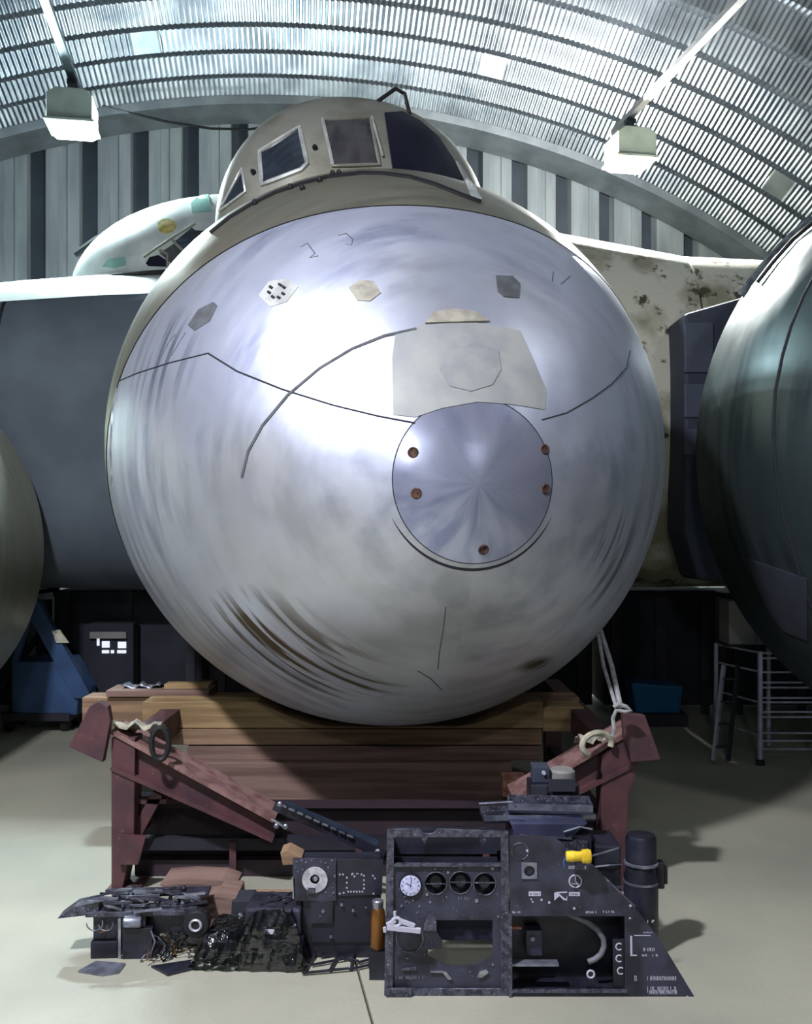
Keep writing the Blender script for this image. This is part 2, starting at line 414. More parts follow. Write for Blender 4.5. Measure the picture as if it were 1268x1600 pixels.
# sagging cable
pts = [P(160,166,8.9), P(200,176,8.9), P(260,190,9.3), P(330,201,9.7), P(390,202,10.1), P(480,190,10.6), P(540,170,11.2)]
b = MB(); b.tube(pts, .013); tag(b.build('power_cable', M_cable, None, smooth=True, origin=pts[0]), 'black cable sagging from the left lamp behind the canopy', 'cable')

# ================================================================ NOSE GEOMETRY
def nose_ring(s, L, Rm, e, drop, flat=0):
    t = min(s/L, 1.0); k = 1-(1-t)**2
    return Rm*max(k, 1e-6)**e, drop*k
def nose_mesh(s0, s1, L, Rm, e, drop, ns=48, na=128, gap=0, squash=1.0):
    b = MB(); vs = []; fs = []
    for i in range(ns+1):
        for k in range(na):
            a = 2*math.pi*k/na
            f0 = s0(a) if callable(s0) else s0; f1 = s1(a) if callable(s1) else s1
            s = f0+(f1-f0)*(i/ns)**(1.7 if f0 == 0 else 1)
            r, dz = nose_ring(s, L, Rm, e, drop); vs.append((r*math.sin(a), s, dz+r*squash*math.cos(a)))
    for i in range(ns):
        for k in range(na): fs.append((i*na+k, i*na+(k+1) % na, (i+1)*na+(k+1) % na, (i+1)*na+k))
    return b.add(vs, fs)
# main aeroplane
TIP = P(748, 757, 3.72); YAW = R(13.5)
L_, RM_, E_, DR_ = 1.75, 1.50, .58, .27
plane = thing('bomber_nose_section', 'large polished metal aeroplane nose section with cockpit canopy resting on timber trestle', 'aircraft', (TIP.x, TIP.y, TIP.z), YAW)
PM = Matrix.Translation(TIP) @ Matrix.Rotation(YAW, 4, 'Z')
S_CAP = .066
def bvh_of(mbs, M):
    vs = []; fs = []
    for m_ in mbs:
        o = len(vs); vs += [M @ Vector(p) for p in m_.v]; fs += [tuple(i+o for i in f) for f in m_.f]
    return BVHTree.FromPolygons(vs, fs)
def hit(bv, px, py):
    d = (P(px, py, 1)-Vector((0,0,EYE))).normalized()
    loc, nor, i, dist = bv.ray_cast(Vector((0,0,EYE)), d)
    if loc is None:
        best = None
        for t in range(300, 900, 4):
            p = Vector((0,0,EYE))+d*t/100; q = bv.find_nearest(p)
            if best is None or q[3] < best[3]: best = q
        loc, nor = best[0], best[1]
    if nor.dot(d) > 0: nor = -nor
    return loc, nor
BV_N = bvh_of([nose_mesh(0.0, 3.1, L_, RM_, E_, DR_, ns=90)], PM)
PI_ = PM.inverted()
S_JOIN = (PI_ @ hit(BV_N, 600, 326)[0]).y
sj = lambda off: (lambda a: 1.44-(1.44-S_JOIN)*math.cos(a)+off)
print('S_JOIN', S_JOIN)
lc = lambda x, y: tuple(PI_ @ hit(BV_N, x, y)[0])
M_nose = skin_mat('nose_aluminium', 'ccd2e4', '98a0b8', warm='b3b4ae',
     scuff=[(*lc(405,985), .34, .5, .22, '5a4e3e', .50), (*lc(470,1030), .36, .5, .20, '5a4e3e', .51), (*lc(540,1065), .30, .5, .14, '57503f', .54), (*lc(838,1038), .14, .4, .05, '57503f', .46),
            (*lc(960,880), .25, .4, .3, '7d8290', .52), (*lc(250,560), .22, .4, .3, '8c93a2', .5)])
M_band = skin_mat('buff_fuselage_paint', '8f8f80', '78786c', warm='968e78')
M_capm = skin_mat('cap_aluminium', 'b6bbd2', '8d94b4', r0=.22, r1=.36, dent=.35)
nose_mesh(S_CAP, sj(0), L_, RM_, E_, DR_, ns=60).build('nose_skin', M_nose, plane, smooth=True)
nose_mesh(sj(.003), 3.1, L_, RM_+.004, E_, DR_, ns=30).build('fuselage_skin', M_band, plane, smooth=True)
nose_mesh(sj(-.02), sj(.04), L_, RM_-.004, E_, DR_, ns=3).build('join_seam', M_hatch, plane, smooth=True)
nose_mesh(.0, S_CAP-.0015, L_, RM_, E_, DR_, ns=16).build('nose_cap', M_capm, plane, smooth=True)
nose_mesh(S_CAP-.012, S_CAP+.012, L_, RM_-.006, E_, DR_, ns=3).build('cap_seam', M_seam, plane, smooth=True)
b = MB(); b.lathe([(1.3, 0), (1.3, .02)], Matrix.Translation((0, 3.06, DR_)) @ Matrix.Rotation(R(-90), 4, 'X'), 48); b.build('rear_bulkhead', M_dark, plane)
# canopy dome
CS, CZ, CA, CF, CR, CH = 1.9, 1.50, .80, .50, 1.15, .79
def canopy_pt(az, el, grow=0):
    ln = CF if abs(az) < math.pi/2 else CR
    ce = math.cos(el)
    x = -.13+math.sin(az)*(CA+grow)*ce**.9; y = -math.cos(az)*(ln+grow)*ce**1.0; z = math.sin(el)*(CH+grow)
    return (x, CS+y, CZ+z-.0)
def dome():
    b = MB(); vs = []; fs = []; na, ne = 96, 24
    for j in range(ne+1):
        el = R(-25)+(R(90)-R(-25))*j/ne
        for k in range(na): vs.append(canopy_pt(-math.pi+2*math.pi*k/na, el))
    for j in range(ne):
        for k in range(na): fs.append((j*na+k, j*na+(k+1) % na, (j+1)*na+(k+1) % na, (j+1)*na+k))
    return b.add(vs, fs)
can = dome().build('cockpit_canopy', M_canopy, plane, smooth=True)

BV_C = bvh_of([dome()], PM)
BV_A = bvh_of([nose_mesh(0.0, 3.1, L_, RM_, E_, DR_, ns=90), dome()], PM)
def inside(p, poly):
    c = False; j = len(poly)-1
    for i in range(len(poly)):
        if (poly[i][1] > p[1]) != (poly[j][1] > p[1]) and p[0] < (poly[j][0]-poly[i][0])*(p[1]-poly[i][1])/(poly[j][1]-poly[i][1])+poly[i][0]: c = not c
        j = i
    return c
def surf_patch(bv, poly, t, name, m, parent, PMi, step=8, label=None, sink=.004):
    out = []
    for i in range(len(poly)):
        a = Vector(poly[i]); b_ = Vector(poly[(i+1) % len(poly)]); n = max(1, int((b_-a).length/step))
        for k in range(n): out.append(a.lerp(b_, k/n))
    x0 = min(p.x for p in out); x1 = max(p.x for p in out); y0 = min(p.y for p in out); y1 = max(p.y for p in out)
    pts = list(out); ed = [(i, (i+1) % len(out)) for i in range(len(out))]
    poly2 = [(p.x, p.y) for p in out]
    gx = x0+step/2
    while gx < x1:
        gy = y0+step/2
        while gy < y1:
            if inside((gx, gy), poly2) and min((Vector((gx, gy))-p).length for p in out) > step*.5: pts.append(Vector((gx, gy)))
            gy += step
        gx += step
    r = delaunay_2d_cdt(pts, ed, [], 1, 1e-4)
    b = MB(); vs = []; bot = []
    for p in r[0]:
        l, n_ = hit(bv, p.x, p.y); vs.append(PMi @ (l+n_*t)); bot.append(PMi @ (l-n_*sink))
    nv = len(vs); cnt = {}
    for f in r[2]:
        for i in range(len(f)):
            e = (f[i], f[(i+1) % len(f)]); cnt[e] = 1
    fs = [tuple(f) for f in r[2]]
    for (a, c) in list(cnt):
        if (c, a) not in cnt: fs.append((a, c, c+nv, a+nv))
    b.add(vs+bot, fs)
    o = b.build(name, m, parent, smooth=True)
    if label: o['label'] = label
    return o
def surf_line(bv, pts, r, name, m, parent, PMi, closed=False, step=10, lift=0, flat=None):
    out = []; n0 = len(pts)
    for i in range(n0 if closed else n0-1):
        a = Vector(pts[i]); b_ = Vector(pts[(i+1) % n0]); n = max(1, int((b_-a).length/step))
        for k in range(n): out.append(a.lerp(b_, k/n))
    if not closed: out.append(Vector(pts[-1]))
    w_ = []
    for p in out:
        l, n_ = hit(bv, p.x, p.y); w_.append(PMi @ (l+n_*lift))
    b = MB(); b.tube(w_, r, 6, closed); return b.build(name, m, parent, smooth=True)
PI_ = PM.inverted()
# --- nose details
surf_line(BV_N, [(180,598),(215,583),(265,567),(325,552)], .0035, 'skin_joint', M_seam, plane, PI_)
surf_line(BV_N, [(325,552),(370,580),(440,608),(520,633),(590,650),(648,661)], .004, 'skin_joint', M_seam, plane, PI_)
surf_line(BV_N, [(846,656),(885,645),(925,622),(955,600),(978,575),(984,548)], .0028, 'skin_joint', M_seam, plane, PI_)
surf_line(BV_N, [(378,745),(388,705),(410,665),(450,617),(500,575),(550,545),(600,525),(650,514)], [.003]+[.006]*100, 'ring_step', M_hatch, plane, PI_) if False else surf_line(BV_N, [(378,745),(388,705),(410,665),(450,617),(500,575),(550,545),(600,525),(650,514)], .007, 'ring_step', M_hatch, plane, PI_)
surf_patch(BV_N, [(618,520),(660,508),(735,503),(812,517),(832,560),(852,608),(850,640),(800,632),(745,628),(690,638),(648,652),(614,648),(612,560)], .003, 'repair_panel', M_patch, plane, PI_, label='matt grey repair panel above the nose cap')
surf_patch(BV_N, [(700+0,548),(742,536),(778,548),(782,578),(768,602),(735,612),(702,604),(686,578)], .006, 'panel_disc', M_patch2, plane, PI_, label='darker worn oval on the repair panel')
surf_patch(BV_N, [(664,506),(676,490),(705,484),(740,488),(764,503),(735,504)], .010, 'filler_bump', M_tanp, plane, PI_, step=6)
surf_patch(BV_N, [(294,508),(310,484),(334,472),(340,478),(328,502),(304,517)], .003, 'access_hatch', M_hatch, plane, PI_, step=6, label='dark oval hatch at far left')
surf_patch(BV_N, [(404,462),(420,440),(448,436),(466,448),(448,472),(422,480)], .003, 'access_hatch', M_sill, plane, PI_, step=6, label='pale hatch with a ring of screw holes')
for (x, y) in ((424,450),(421,458),(427,465),(436,466),(443,460),(444,450),(438,446)):
    surf_line(BV_N, [(x-2,y-1.5),(x+2,y+1.5)], .006, 'screw_hole', M_seam, plane, PI_, lift=.004)
surf_patch(BV_N, [(545,450),(562,438),(584,440),(595,458),(578,471),(558,470)], .004, 'access_hatch', M_tanp, plane, PI_, step=6, label='buff hatch left of centre')
surf_patch(BV_N, [(774,431),(800,432),(812,444),(810,466),(786,464),(777,456)], .004, 'access_hatch', M_hatch, plane, PI_, step=6, label='grey square hatch right of centre')
for ln in ([(470,386),(480,380),(492,396),(484,403),(497,400)], [(528,368),(541,365),(551,374),(549,383),(540,381)], [(250,562),(262,538),(274,522)], [(268,556),(280,536),(290,520)], [(862,440),(864,425)], [(876,444),(890,432)]):
    surf_line(BV_N, ln, .0028, 'fixing_mark', M_hatch, plane, PI_)
for (x, y) in ((645,707),(650,771),(852,764),(851,702),(755,859)):
    l, n_ = hit(BV_N, x, y); q = PI_.to_3x3() @ n_
    b = MB(); b.lathe([(.022, -.004), (.022, .0015), (.017, .004), (.012,.001)], Matrix.Translation(PI_ @ l) @ q.to_track_quat('Z', 'Y').to_matrix().to_4x4(), 14)
    b.build('cap_screw', M_rust, plane)
surf_line(BV_N, [(696,948),(692,985),(686,1020),(684,1045)], .0028, 'crack', M_hatch, plane, PI_)
surf_line(BV_N, [(652,1048),(672,1060),(690,1078)], .003, 'crack', M_hatch, plane, PI_)
surf_line(BV_N, [(183,606),(176,640),(173,700),(176,760)], .008, 'edge_strip', M_steel, plane, PI_)
# --- canopy details
def window(glass, frame_r, fm, gm, label=None, nm='window_pane'):
    o = surf_patch(BV_C, glass, .006, nm, gm, can, PI_, step=9, label=label)
    if fm: surf_line(BV_C, glass, frame_r, 'window_frame', fm, can, PI_, closed=True, lift=.006)
window([(406,238),(468,200),(480,256),(470,266),(410,289)], .013, M_sill, M_glassd)
window([(344,330),(379,264),(384,300)], .008, M_sill, M_glassd)
window([(504,188),(578,185),(592,258),(520,260)], .010, M_canopy, M_glassb)
surf_line(BV_C, [(504,188),(520,260)], .010, 'window_frame', M_sill, can, PI_, lift=.012)
surf_line(BV_C, [(580,185),(597,246)], .007, 'window_frame', M_sill, can, PI_, lift=.012)
surf_patch(BV_C, [(600,178),(628,176),(655,190),(684,215),(706,248),(722,280),(734,308),(700,296),(660,284),(614,274)], .009, 'window_pane', M_cover, can, PI_, label='very dark pane on the right')
surf_line(BV_A, [(330,366),(360,342),(395,321),(430,304),(470,290),(512,279),(565,273),(600,274),(640,279),(680,291),(720,307),(750,318)], .015, 'canopy_gasket', M_black, plane, PI_, lift=.004)
for (x, y) in ((400,320),(520,275),(530,274),(492,232),(397,270),(473,297),(455,296),(500,285)):
    l, n_ = hit(BV_A, x, y); q = PI_.to_3x3() @ n_
    b = MB(); b.lathe([(.014, -.01), (.014, .015), (.007, .028)], Matrix.Translation(PI_ @ l) @ q.to_track_quat('Z', 'Y').to_matrix().to_4x4(), 8); b.build('catch', M_black, plane)
a_, n_ = hit(BV_C, 590, 158); b_, _ = hit(BV_C, 640, 178)
b = MB(); b.tube([PI_ @ p for p in (a_, a_+Vector((.10,0,.07)), a_+Vector((.15,.02,.05)), b_)], .012); b.build('aerial_loop', M_black, plane, smooth=True)
# pale quarter panel on the far right of the canopy
surf_patch(BV_A, [(712,252),(728,272),(752,312),(750,317),(736,309),(724,280)], .006, 'quarter_panel', M_sill, plane, PI_, step=6)

# ================================================================ SECOND AIRCRAFT (right) and THIRD (left edge)
T2 = H(0,0); c2 = P(1545, 705, 5.7)
q = thing('dark_nose_section', 'dark green-grey aircraft nose at the right edge, upper part shiny', 'aircraft', (3.90, 4.2, 2.05), R(2))
M_dk = skin_mat('dark_alloy', '525f60', '3b464b')
nose_mesh(0, 2.15, 1.7, 1.93, .5, .05, ns=64).build('nose_skin', M_dk, q, smooth=True)
QM = Matrix.Translation(q.location) @ Matrix.Rotation(R(2), 4, 'Z'); QI = QM.inverted()
BV_Q = bvh_of([nose_mesh(0, 2.15, 1.7, 1.93, .5, .05, ns=64)], QM)
surf_line(BV_Q, [(1275,425),(1255,462),(1236,508),(1222,555),(1211,610),(1208,670),(1212,740),(1222,800),(1238,860),(1254,915),(1275,965)], .009, 'join_seam', M_seam, q, QI)
surf_line(BV_Q, [(1275,338),(1240,364),(1205,402),(1178,436),(1158,462)], .020, 'raised_lip', M_steel, q, QI, lift=.012)
surf_line(BV_Q, [(1275,350),(1243,377),(1212,412),(1187,444)], .014, 'lip_seal', M_black, q, QI, lift=.022)
surf_patch(BV_Q, [(1168,872),(1215,888),(1262,905),(1262,1000),(1225,985),(1196,945)], .01, 'belly_panel', mat('belly_grey','3d414c','32363f',rough=.6,scale=3), q, QI)
c3 = P(-378, 870, 4.9)
q3 = thing('pale_nose_section', 'pale olive rounded aircraft nose cut off by the left edge', 'aircraft', (c3.x-.60, 4.0, c3.z-.05), R(3))
M_ol = skin_mat('olive_alloy', 'c8cebb', 'a6ac98', warm='b8b49c')
nose_mesh(0, .8, 1.3, 1.40, .5, .05, ns=40).build('nose_skin', M_ol, q3, smooth=True)
nose_mesh(.81, 3.0, 1.3, 1.40, .5, .05, ns=24).build('fuselage_skin', M_ol, q3, smooth=True)

# ================================================================ TRANSVERSE GREY AIRCRAFT BEHIND
def se_loft(stations, n=64, p=3.0):
    """stations: (x, y centre, z centre, half depth, half height)"""
    b = MB(); vs = []; fs = []
    for (x, yc, zc, hy, hz, *pp) in stations:
        pw = pp[0] if pp else p
        for k in range(n):
            a = 2*math.pi*k/n; c_, s_ = math.cos(a), math.sin(a)
            vs.append((x, yc+hy*math.copysign(abs(c_)**(2/pw), c_), zc+hz*math.copysign(abs(s_)**(2/pw), s_)))
    for i in range(len(stations)-1):
        for k in range(n): fs.append((i*n+k, i*n+(k+1) % n, (i+1)*n+(k+1) % n, (i+1)*n+k))
    fs.append(tuple(range(n))[::-1]); fs.append(tuple((len(stations)-1)*n+k for k in range(n)))
    return b.add(vs, fs)
tg = thing('grey_aircraft', 'matt grey aircraft fuselage standing crosswise behind the polished nose', 'aircraft', (0, 8.3, 0), 0)
YC = 0.0
se_loft([(-5.2,YC,2.2,.3,.3), (-5.0,YC,2.25,.7,.7), (-4.4,YC,2.35,.95,1.05), (-3.6,YC,2.38,1.05,1.26,2.8), (-3.12,YC,2.4,1.08,1.28,2.9)]).build('nose_skin', M_greybody, tg, smooth=True)
se_loft([(-3.09,YC,2.4,1.08,1.28,2.9), (-2.4,YC,2.42,1.1,1.31,2.9), (-1.0,YC,2.45,1.1,1.34,2.9), (-.2,YC,2.5,1.1,1.4,2.9)]).build('fuselage_skin', M_greybody, tg, smooth=True)
se_loft([(-3.12,YC,2.4,1.06,1.26,2.9), (-3.09,YC,2.4,1.06,1.26,2.9)]).build('join_seam', M_seam, tg)
# pale strip painting the lamplit shoulder of the forward fuselage
def spine(stas, name, m, lift=.006):
    b = MB(); vs = []; fs = []; n = 18
    for (x, yc, zc, hy, hz, pw) in stas:
        for k in range(n+1):
            a = R(30)+R(150)*k/n; c_, s_ = math.cos(a), math.sin(a)
            a = R(8)+R(165)*k/n; a = R(50)+R(88)*k/n
            c_, s_ = math.cos(a), math.sin(a)
            vs.append((x, yc+(hy+lift)*math.copysign(abs(c_)**(2/pw), c_), zc+(hz+lift)*math.copysign(abs(s_)**(2/pw), s_)))
    for i in range(len(stas)-1):
        for k in range(n): a = i*(n+1)+k; fs.append((a, a+1, a+n+2, a+n+1))
    return b.add(vs, fs).build(name, m, tg, smooth=True)
spine([(-4.4,YC,2.35,.95,1.05,3), (-3.6,YC,2.38,1.05,1.26,2.8), (-3.12,YC,2.4,1.08,1.28,2.9), (-2.4,YC,2.42,1.1,1.31,2.9), (-1.0,YC,2.45,1.1,1.34,2.9), (-.2,YC,2.5,1.1,1.4,2.9)], 'lit_shoulder_strip', M_bright)
se_loft([(-.2,YC,2.5,1.1,1.4,2.9), (.6,YC,2.66,1.1,1.56,2.4), (1.2,YC,2.62,1.1,1.50,2.4), (2.25,YC,2.52,1.1,1.40,2.4)]).build('fuselage_skin', M_moss, tg, smooth=True)
se_loft([(2.27,YC,2.52,1.09,1.395,2.4), (3.2,YC,2.50,1.1,1.37,2.4), (5.5,YC,2.50,1.0,1.3,2.4)]).build('rear_skin', M_moss, tg, smooth=True)
# access panels with ledges on the rear part
for (x0, x1, y0, y1) in ((1062,1112,492,583), (1062,1110,588,653), (1062,1108,658,712)):
    a = P(x0+6, y0+12, 6.85); c = P(x1+2, y1, 6.85)
    b = MB(); b.box((a.x, -1.465, c.z), (c.x, -1.44, a.z)); b.build('side_panel', mat('panel_slate','525a6c','474e5e',rough=.65,scale=4), tg, bevel=.01)
for i in range(11):
    a = P(1146-i*1.6, 562+i*9, 6.85); b = MB(); b.box((a.x-.03, -1.47, a.z-.010), (a.x+.03, -1.44, a.z+.010)); b.build('gill', M_steel if i > 3 else M_cream, tg)
# canopy of the grey aircraft
GX, GZ = -1.35, 3.62
def gdome(u_, el, g=0):
    lx = 1.5 if u_ and math.cos(u_) > 0 else 1.9
    return (GX-math.cos(u_)*(lx+g)*math.cos(el)**.9, -.1-math.sin(u_)*(.62+g)*math.cos(el), GZ+math.sin(el)*(.84+g))
b = MB(); vs = []; fs = []; na, ne = 72, 16
for j in range(ne+1):
    for k in range(na): vs.append(gdome(2*math.pi*k/na+.0001, R(90)*j/ne-R(6)*(1-j/ne)))
for j in range(ne):
    for k in range(na): fs.append((j*na+k, j*na+(k+1) % na, (j+1)*na+(k+1) % na, (j+1)*na+k))
b.add(vs, fs); gc = b.build('canopy', M_bright, tg, smooth=True)
TGM = Matrix.Translation((0,8.3,0)); TGI = TGM.inverted(); BV_G = bvh_of([b], TGM)
for poly, m_, lb in (([(228,412),(234,402),(248,399),(262,408),(262,417),(232,416)], M_cover, None), ([(250,396),(272,381),(288,396),(286,410),(268,412)], M_glassb, None),
                 ([(273,378),(300,356),(318,372),(318,388),(292,396)], M_glassd, None), ([(300,360),(326,362),(326,376),(314,372)], M_glassb, None),
                 ([(160,417),(170,405),(195,402),(197,414),(180,420)], M_grn, 'sea green patch low on the canopy'), ([(298,318),(312,305),(326,304),(330,330),(300,332)], M_grn, 'sea green patch on the canopy crown'),
                 ([(246,348),(254,343),(264,342),(273,347),(275,355),(270,362),(258,366),(249,361)], M_stain, 'yellow stain')):
    surf_patch(BV_G, poly, .006, 'canopy_pane' if m_ not in (M_grn, M_stain) else 'canopy_patch', m_, gc, TGI, step=6, label=lb)
for ln in ([(225,402),(245,388),(272,370),(305,350)], [(270,376),(292,398)], [(262,418),(262,398),(250,392)]):
    surf_line(BV_G, ln, .012, 'canopy_frame', M_canopy, gc, TGI, lift=.006)
pl = [(-cx_*1.52+GX, -.1-sy*.66, GZ+.03) for cx_, sy in [(math.cos(R(a)), math.sin(R(a))) for a in range(-40, 100, 6)]]
b = MB(); b.tube(pl, .018); b.build('canopy_sill', M_black, tg, smooth=True)
b = MB(); b.tube([P(117,398,8.6)-Vector((0,8.3,0)), P(150,374,8.6)-Vector((0,8.3,0)), P(195,352,8.6)-Vector((0,8.3,0))], .03); b.build('grab_rail', M_cable, tg, smooth=True)
# undercarriage-style stands that carry it
for x in (-3.2, 4.35):
    st = thing('jack_stand', {-3.2:'dark steel jack stand under the left end of the grey fuselage', 4.35:'dark steel jack stand under the right end of the grey fuselage'}[x], 'stand', (x, 8.5, 0))
    b = MB(); b.tube([(0,0,.05),(0,0,1.0)], .07, 12); b.build('post', M_dark, st)
    for sx, sy in ((-1,-1),(1,-1),(0,1)):
        b = MB(); b.tube([(sx*.4,sy*.35,.03),(0,0,.75)], .03); b.build('leg', M_dark, st)

# ================================================================ DARK FILLER CRATES ADDED FOR THE SHADED BACKGROUND
for i, (x, wd, h, d, lb) in enumerate([(-5.92,2.6,1.08,8.8,'dark crate furthest left under the grey fuselage'), (-3.08,1.3,1.08,8.8,'dark crate behind the blue trolley'), (-1.72,1.66,1.08,8.8,'dark crate behind the trestle, left of centre'), (.03,1.6,1.06,8.8,'dark crate behind the trestle, right of centre'),
                     (1.73,.98,1.08,8.8,'dark crate behind the blue tub'), (2.8,1.3,1.06,8.8,'dark crate behind the wire rack'), (4.65,2.2,1.08,8.8,'dark crate furthest right under the grey fuselage')]):
    cr = thing('filler_crate', lb, 'crate', (x+wd/2, d, 0), 0, 'dark crates along the back')
    b = MB(); b.box((-wd/2,-.4,.08), (wd/2,.4,h)); b.build('body', M_crate, cr, bevel=.01)
    b = MB(); b.box((-wd/2-.0,-.42,h-.05), (wd/2+.0,.42,h-.01)); b.build('lid', M_crate, cr)
    for k in range(3):
        b = MB(); xx = -wd/2+.1+k*(wd-.2)/2; b.box((xx-.04,-.425,.0), (xx+.04,-.4,h)); b.build('batten', M_dark, cr)
# dark box added over the shadowed, dark-painted right part of the grey aircraft
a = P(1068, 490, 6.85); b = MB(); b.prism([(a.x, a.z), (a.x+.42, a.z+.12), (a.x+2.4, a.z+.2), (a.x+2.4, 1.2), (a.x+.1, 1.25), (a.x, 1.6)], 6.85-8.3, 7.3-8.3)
M_slate = mat('slate_and_box_shade', '3c4353', '32394a', rough=.7, scale=3)
b.build('shade_side_box', M_slate, tg, bevel=.03)

# ================================================================ TRESTLE
tz = thing('steel_trestle', 'red oxide steel trestle cradle with sloping arms under the aircraft nose', 'trestle', (-.35, 4.4, 0))
OT = Vector((-.35, 4.4, 0))
def T(px, py, d): return P(px, py, d)-OT
def zx(px, py, d): p = T(px, py, d); return (p.x, p.z)
b = MB(); b.prism([zx(178,1150,4.3), zx(215,1150,4.3), zx(213,1300,4.3), zx(193,1394,4.3), zx(178,1394,4.3)], -.14, -.02); b.build('column', M_red, tz, bevel=.004)
b = MB(); b.box((zx(172,1300,4.3)[0], -.16, 0.0), (zx(222,1300,4.3)[0], .02, .015)); b.build('foot_plate', M_red, tz)
b = MB(); b.prism([zx(150,1098,4.3), zx(164,1090,4.3), zx(178,1098,4.3), zx(182,1120,4.3), zx(170,1184,4.3), zx(118,1160,4.3)], -.19, -.145); b.build('end_plate', M_red, tz, bevel=.004)
def arm(p0, p1, p2, p3, nm_l):
    web = [zx(*p0,4.3), zx(*p1,4.3), zx(*p2,4.3), zx(*p3,4.3)]
    b = MB(); b.prism(web, -.10, -.07); w_ = b.build('sloping_arm', M_red, tz)
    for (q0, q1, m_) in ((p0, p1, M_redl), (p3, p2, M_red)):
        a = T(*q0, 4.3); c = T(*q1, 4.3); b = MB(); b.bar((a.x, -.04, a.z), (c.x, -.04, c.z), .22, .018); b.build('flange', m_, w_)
arm((178,1140),(430,1278),(428,1308),(178,1196), 'l')
arm((985,1138),(800,1245),(800,1285),(985,1192), 'r')
b = MB(); b.prism([zx(190,1300,4.28), zx(232,1302,4.28), zx(220,1345,4.28), zx(190,1345,4.28)], -.17, -.145); b.build('gusset', M_red, tz)
b = MB(); a = T(248,1238,4.35); c = T(212,1305,4.35); b.bar((a.x,-.05,a.z), (c.x,-.05,c.z), .05, .05); b.build('brace', M_red, tz)
b = MB(); a = T(200,1250,4.35); c = T(262,1250,4.35); b.bar((a.x,-.05,a.z), (c.x,-.05,c.z), .05, .02); b.build('brace', M_red, tz)
b = MB(); a = T(215,1316,4.42); c = T(960,1316,4.42); b.bar((a.x,.02,a.z), (c.x,.02,c.z), .06, .055); b.build('cross_rail', M_dark, tz)
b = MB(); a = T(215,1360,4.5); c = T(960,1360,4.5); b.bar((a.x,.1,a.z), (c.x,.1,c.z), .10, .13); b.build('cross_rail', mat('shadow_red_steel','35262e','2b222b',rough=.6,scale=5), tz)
for px in (362, 560, 760):
    b = MB(); a = T(px,1318,4.36); c = T(px,1375,4.36); b.bar((a.x,-.01,a.z),(c.x,-.01,c.z), .03, .02, (0,1,0)); b.build('clip', M_red, tz)
b = MB(); b.prism([zx(936,1178,4.3), zx(985,1140,4.3), zx(996,1160,4.3), zx(990,1210,4.3), zx(978,1240,4.3), zx(975,1394,4.3), zx(936,1394,4.3)], -.14, -.02); b.build('column', M_red, tz, bevel=.004)
b = MB(); b.prism([zx(965,1108,4.3), zx(1000,1112,4.3), zx(1024,1180,4.3), zx(978,1184,4.3), zx(968,1150,4.3)], -.19, -.145); b.build('end_plate', M_red, tz, bevel=.004)
for px in (196, 958):     # side rails running back to the rear frame
    a = T(px, 1175, 4.3); a2 = T(px, 1330, 4.3)
    b = MB(); b.bar((a.x, -.02, a.z-.02), (a.x, 1.75, a.z-.02), .10, .12); b.build('side_rail', M_red, tz)
    b = MB(); b.box((a.x-.05, 1.65, 0), (a.x+.05, 1.75, a.z-.08)); b.build('rear_column', M_red, tz)
    b = MB(); b.bar((a.x, -.02, .22), (a.x, 1.66, .22), .06, .06); b.build('side_rail', M_dark, tz)
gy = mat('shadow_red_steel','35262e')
b = MB(); b.box((T(218,0,4.6).x,.20,0),(T(950,0,4.6).x,.215,.31)); b.box((T(218,0,4.6).x,.14,.29),(T(950,0,4.6).x,.20,.31)); b.build('shade_fill_web', gy, tz)  # dark plate added behind the rails to keep the trestle's underside dark
b = MB(); b.box((T(200,0,5.2).x,.95,0),(T(930,0,5.2).x,1.0,.135)); b.build('shade_fill_beam', M_dark, tz)  # dark beam added for the shade under the bottom timber
b = MB(); b.box((T(218,0,4.5).x,.11,.0),(T(940,0,4.5).x,.125,.10)); b.build('shade_fill_plate', gy, tz)  # dark plate added to fill the shaded gap below the rail
# ---- timbers (each its own thing)
def timber(px0, px1, py0, py1, d, dep, m_, label, cut=None, nm='timber_beam', end=None):
    a = P(px0, py0, d); c = P(px1, py1, d); L0 = c.x-a.x
    o = thing(nm, label, 'timber', ((a.x+c.x)/2, d+dep/2, c.z), 0, 'timbers under the nose')
    h = a.z-c.z; cx0 = (a.x+c.x)/2
    poly = [(-L0/2, 0), (L0/2, 0), (L0/2, h)]
    if cut:
        xc, zc, rc = cut
        n = 28
        for i in range(n+1):
            x = L0/2 - L0*i/n; X = x+cx0
            zz = zc-math.sqrt(max(rc*rc-(X-xc)**2, 0))-c.z if abs(X-xc) < rc else h
            poly.append((x, max(.01, min(h, zz))))
    poly.append((-L0/2, h))
    cl = []
    for p in poly:
        if not cl or (Vector(p)-Vector(cl[-1])).length > 1e-4: cl.append(p)
    b = MB(); b.prism(cl, -dep/2, dep/2); b.build('beam', m_, o, bevel=.004)
    if end:
        b = MB(); b.box((L0/2, -dep/2+.003, .004), (L0/2+.004, dep/2-.003, h-.004)); b.build('sawn_end', end, o)
    return o
cz_ = TIP.z+DR_
def axis_x(d): s_ = (d-TIP.y)/math.cos(YAW); return TIP.x-math.sin(YAW)*s_
cutf = lambda d: (axis_x(d), cz_-.02, 1.52)
timber(128, 905, 1090, 1136, 5.35, .18, M_wood1, 'long back timber whose lit end sticks out beyond the left end plate', cutf(5.4))
timber(222, 848, 1097, 1138, 5.12, .2, M_woody, 'top front timber hollowed to fit the nose', cutf(5.2))
timber(848, 912, 1105, 1143, 5.12, .2, M_woody, 'short yellow pine block at the right end of the top timber', None, 'timber_block')
timber(222, 846, 1140, 1164, 5.1, .22, M_wood1, 'upper of the two thin middle timbers')
timber(292, 846, 1166, 1188, 5.1, .22, M_wood2, 'lower of the two thin middle timbers')
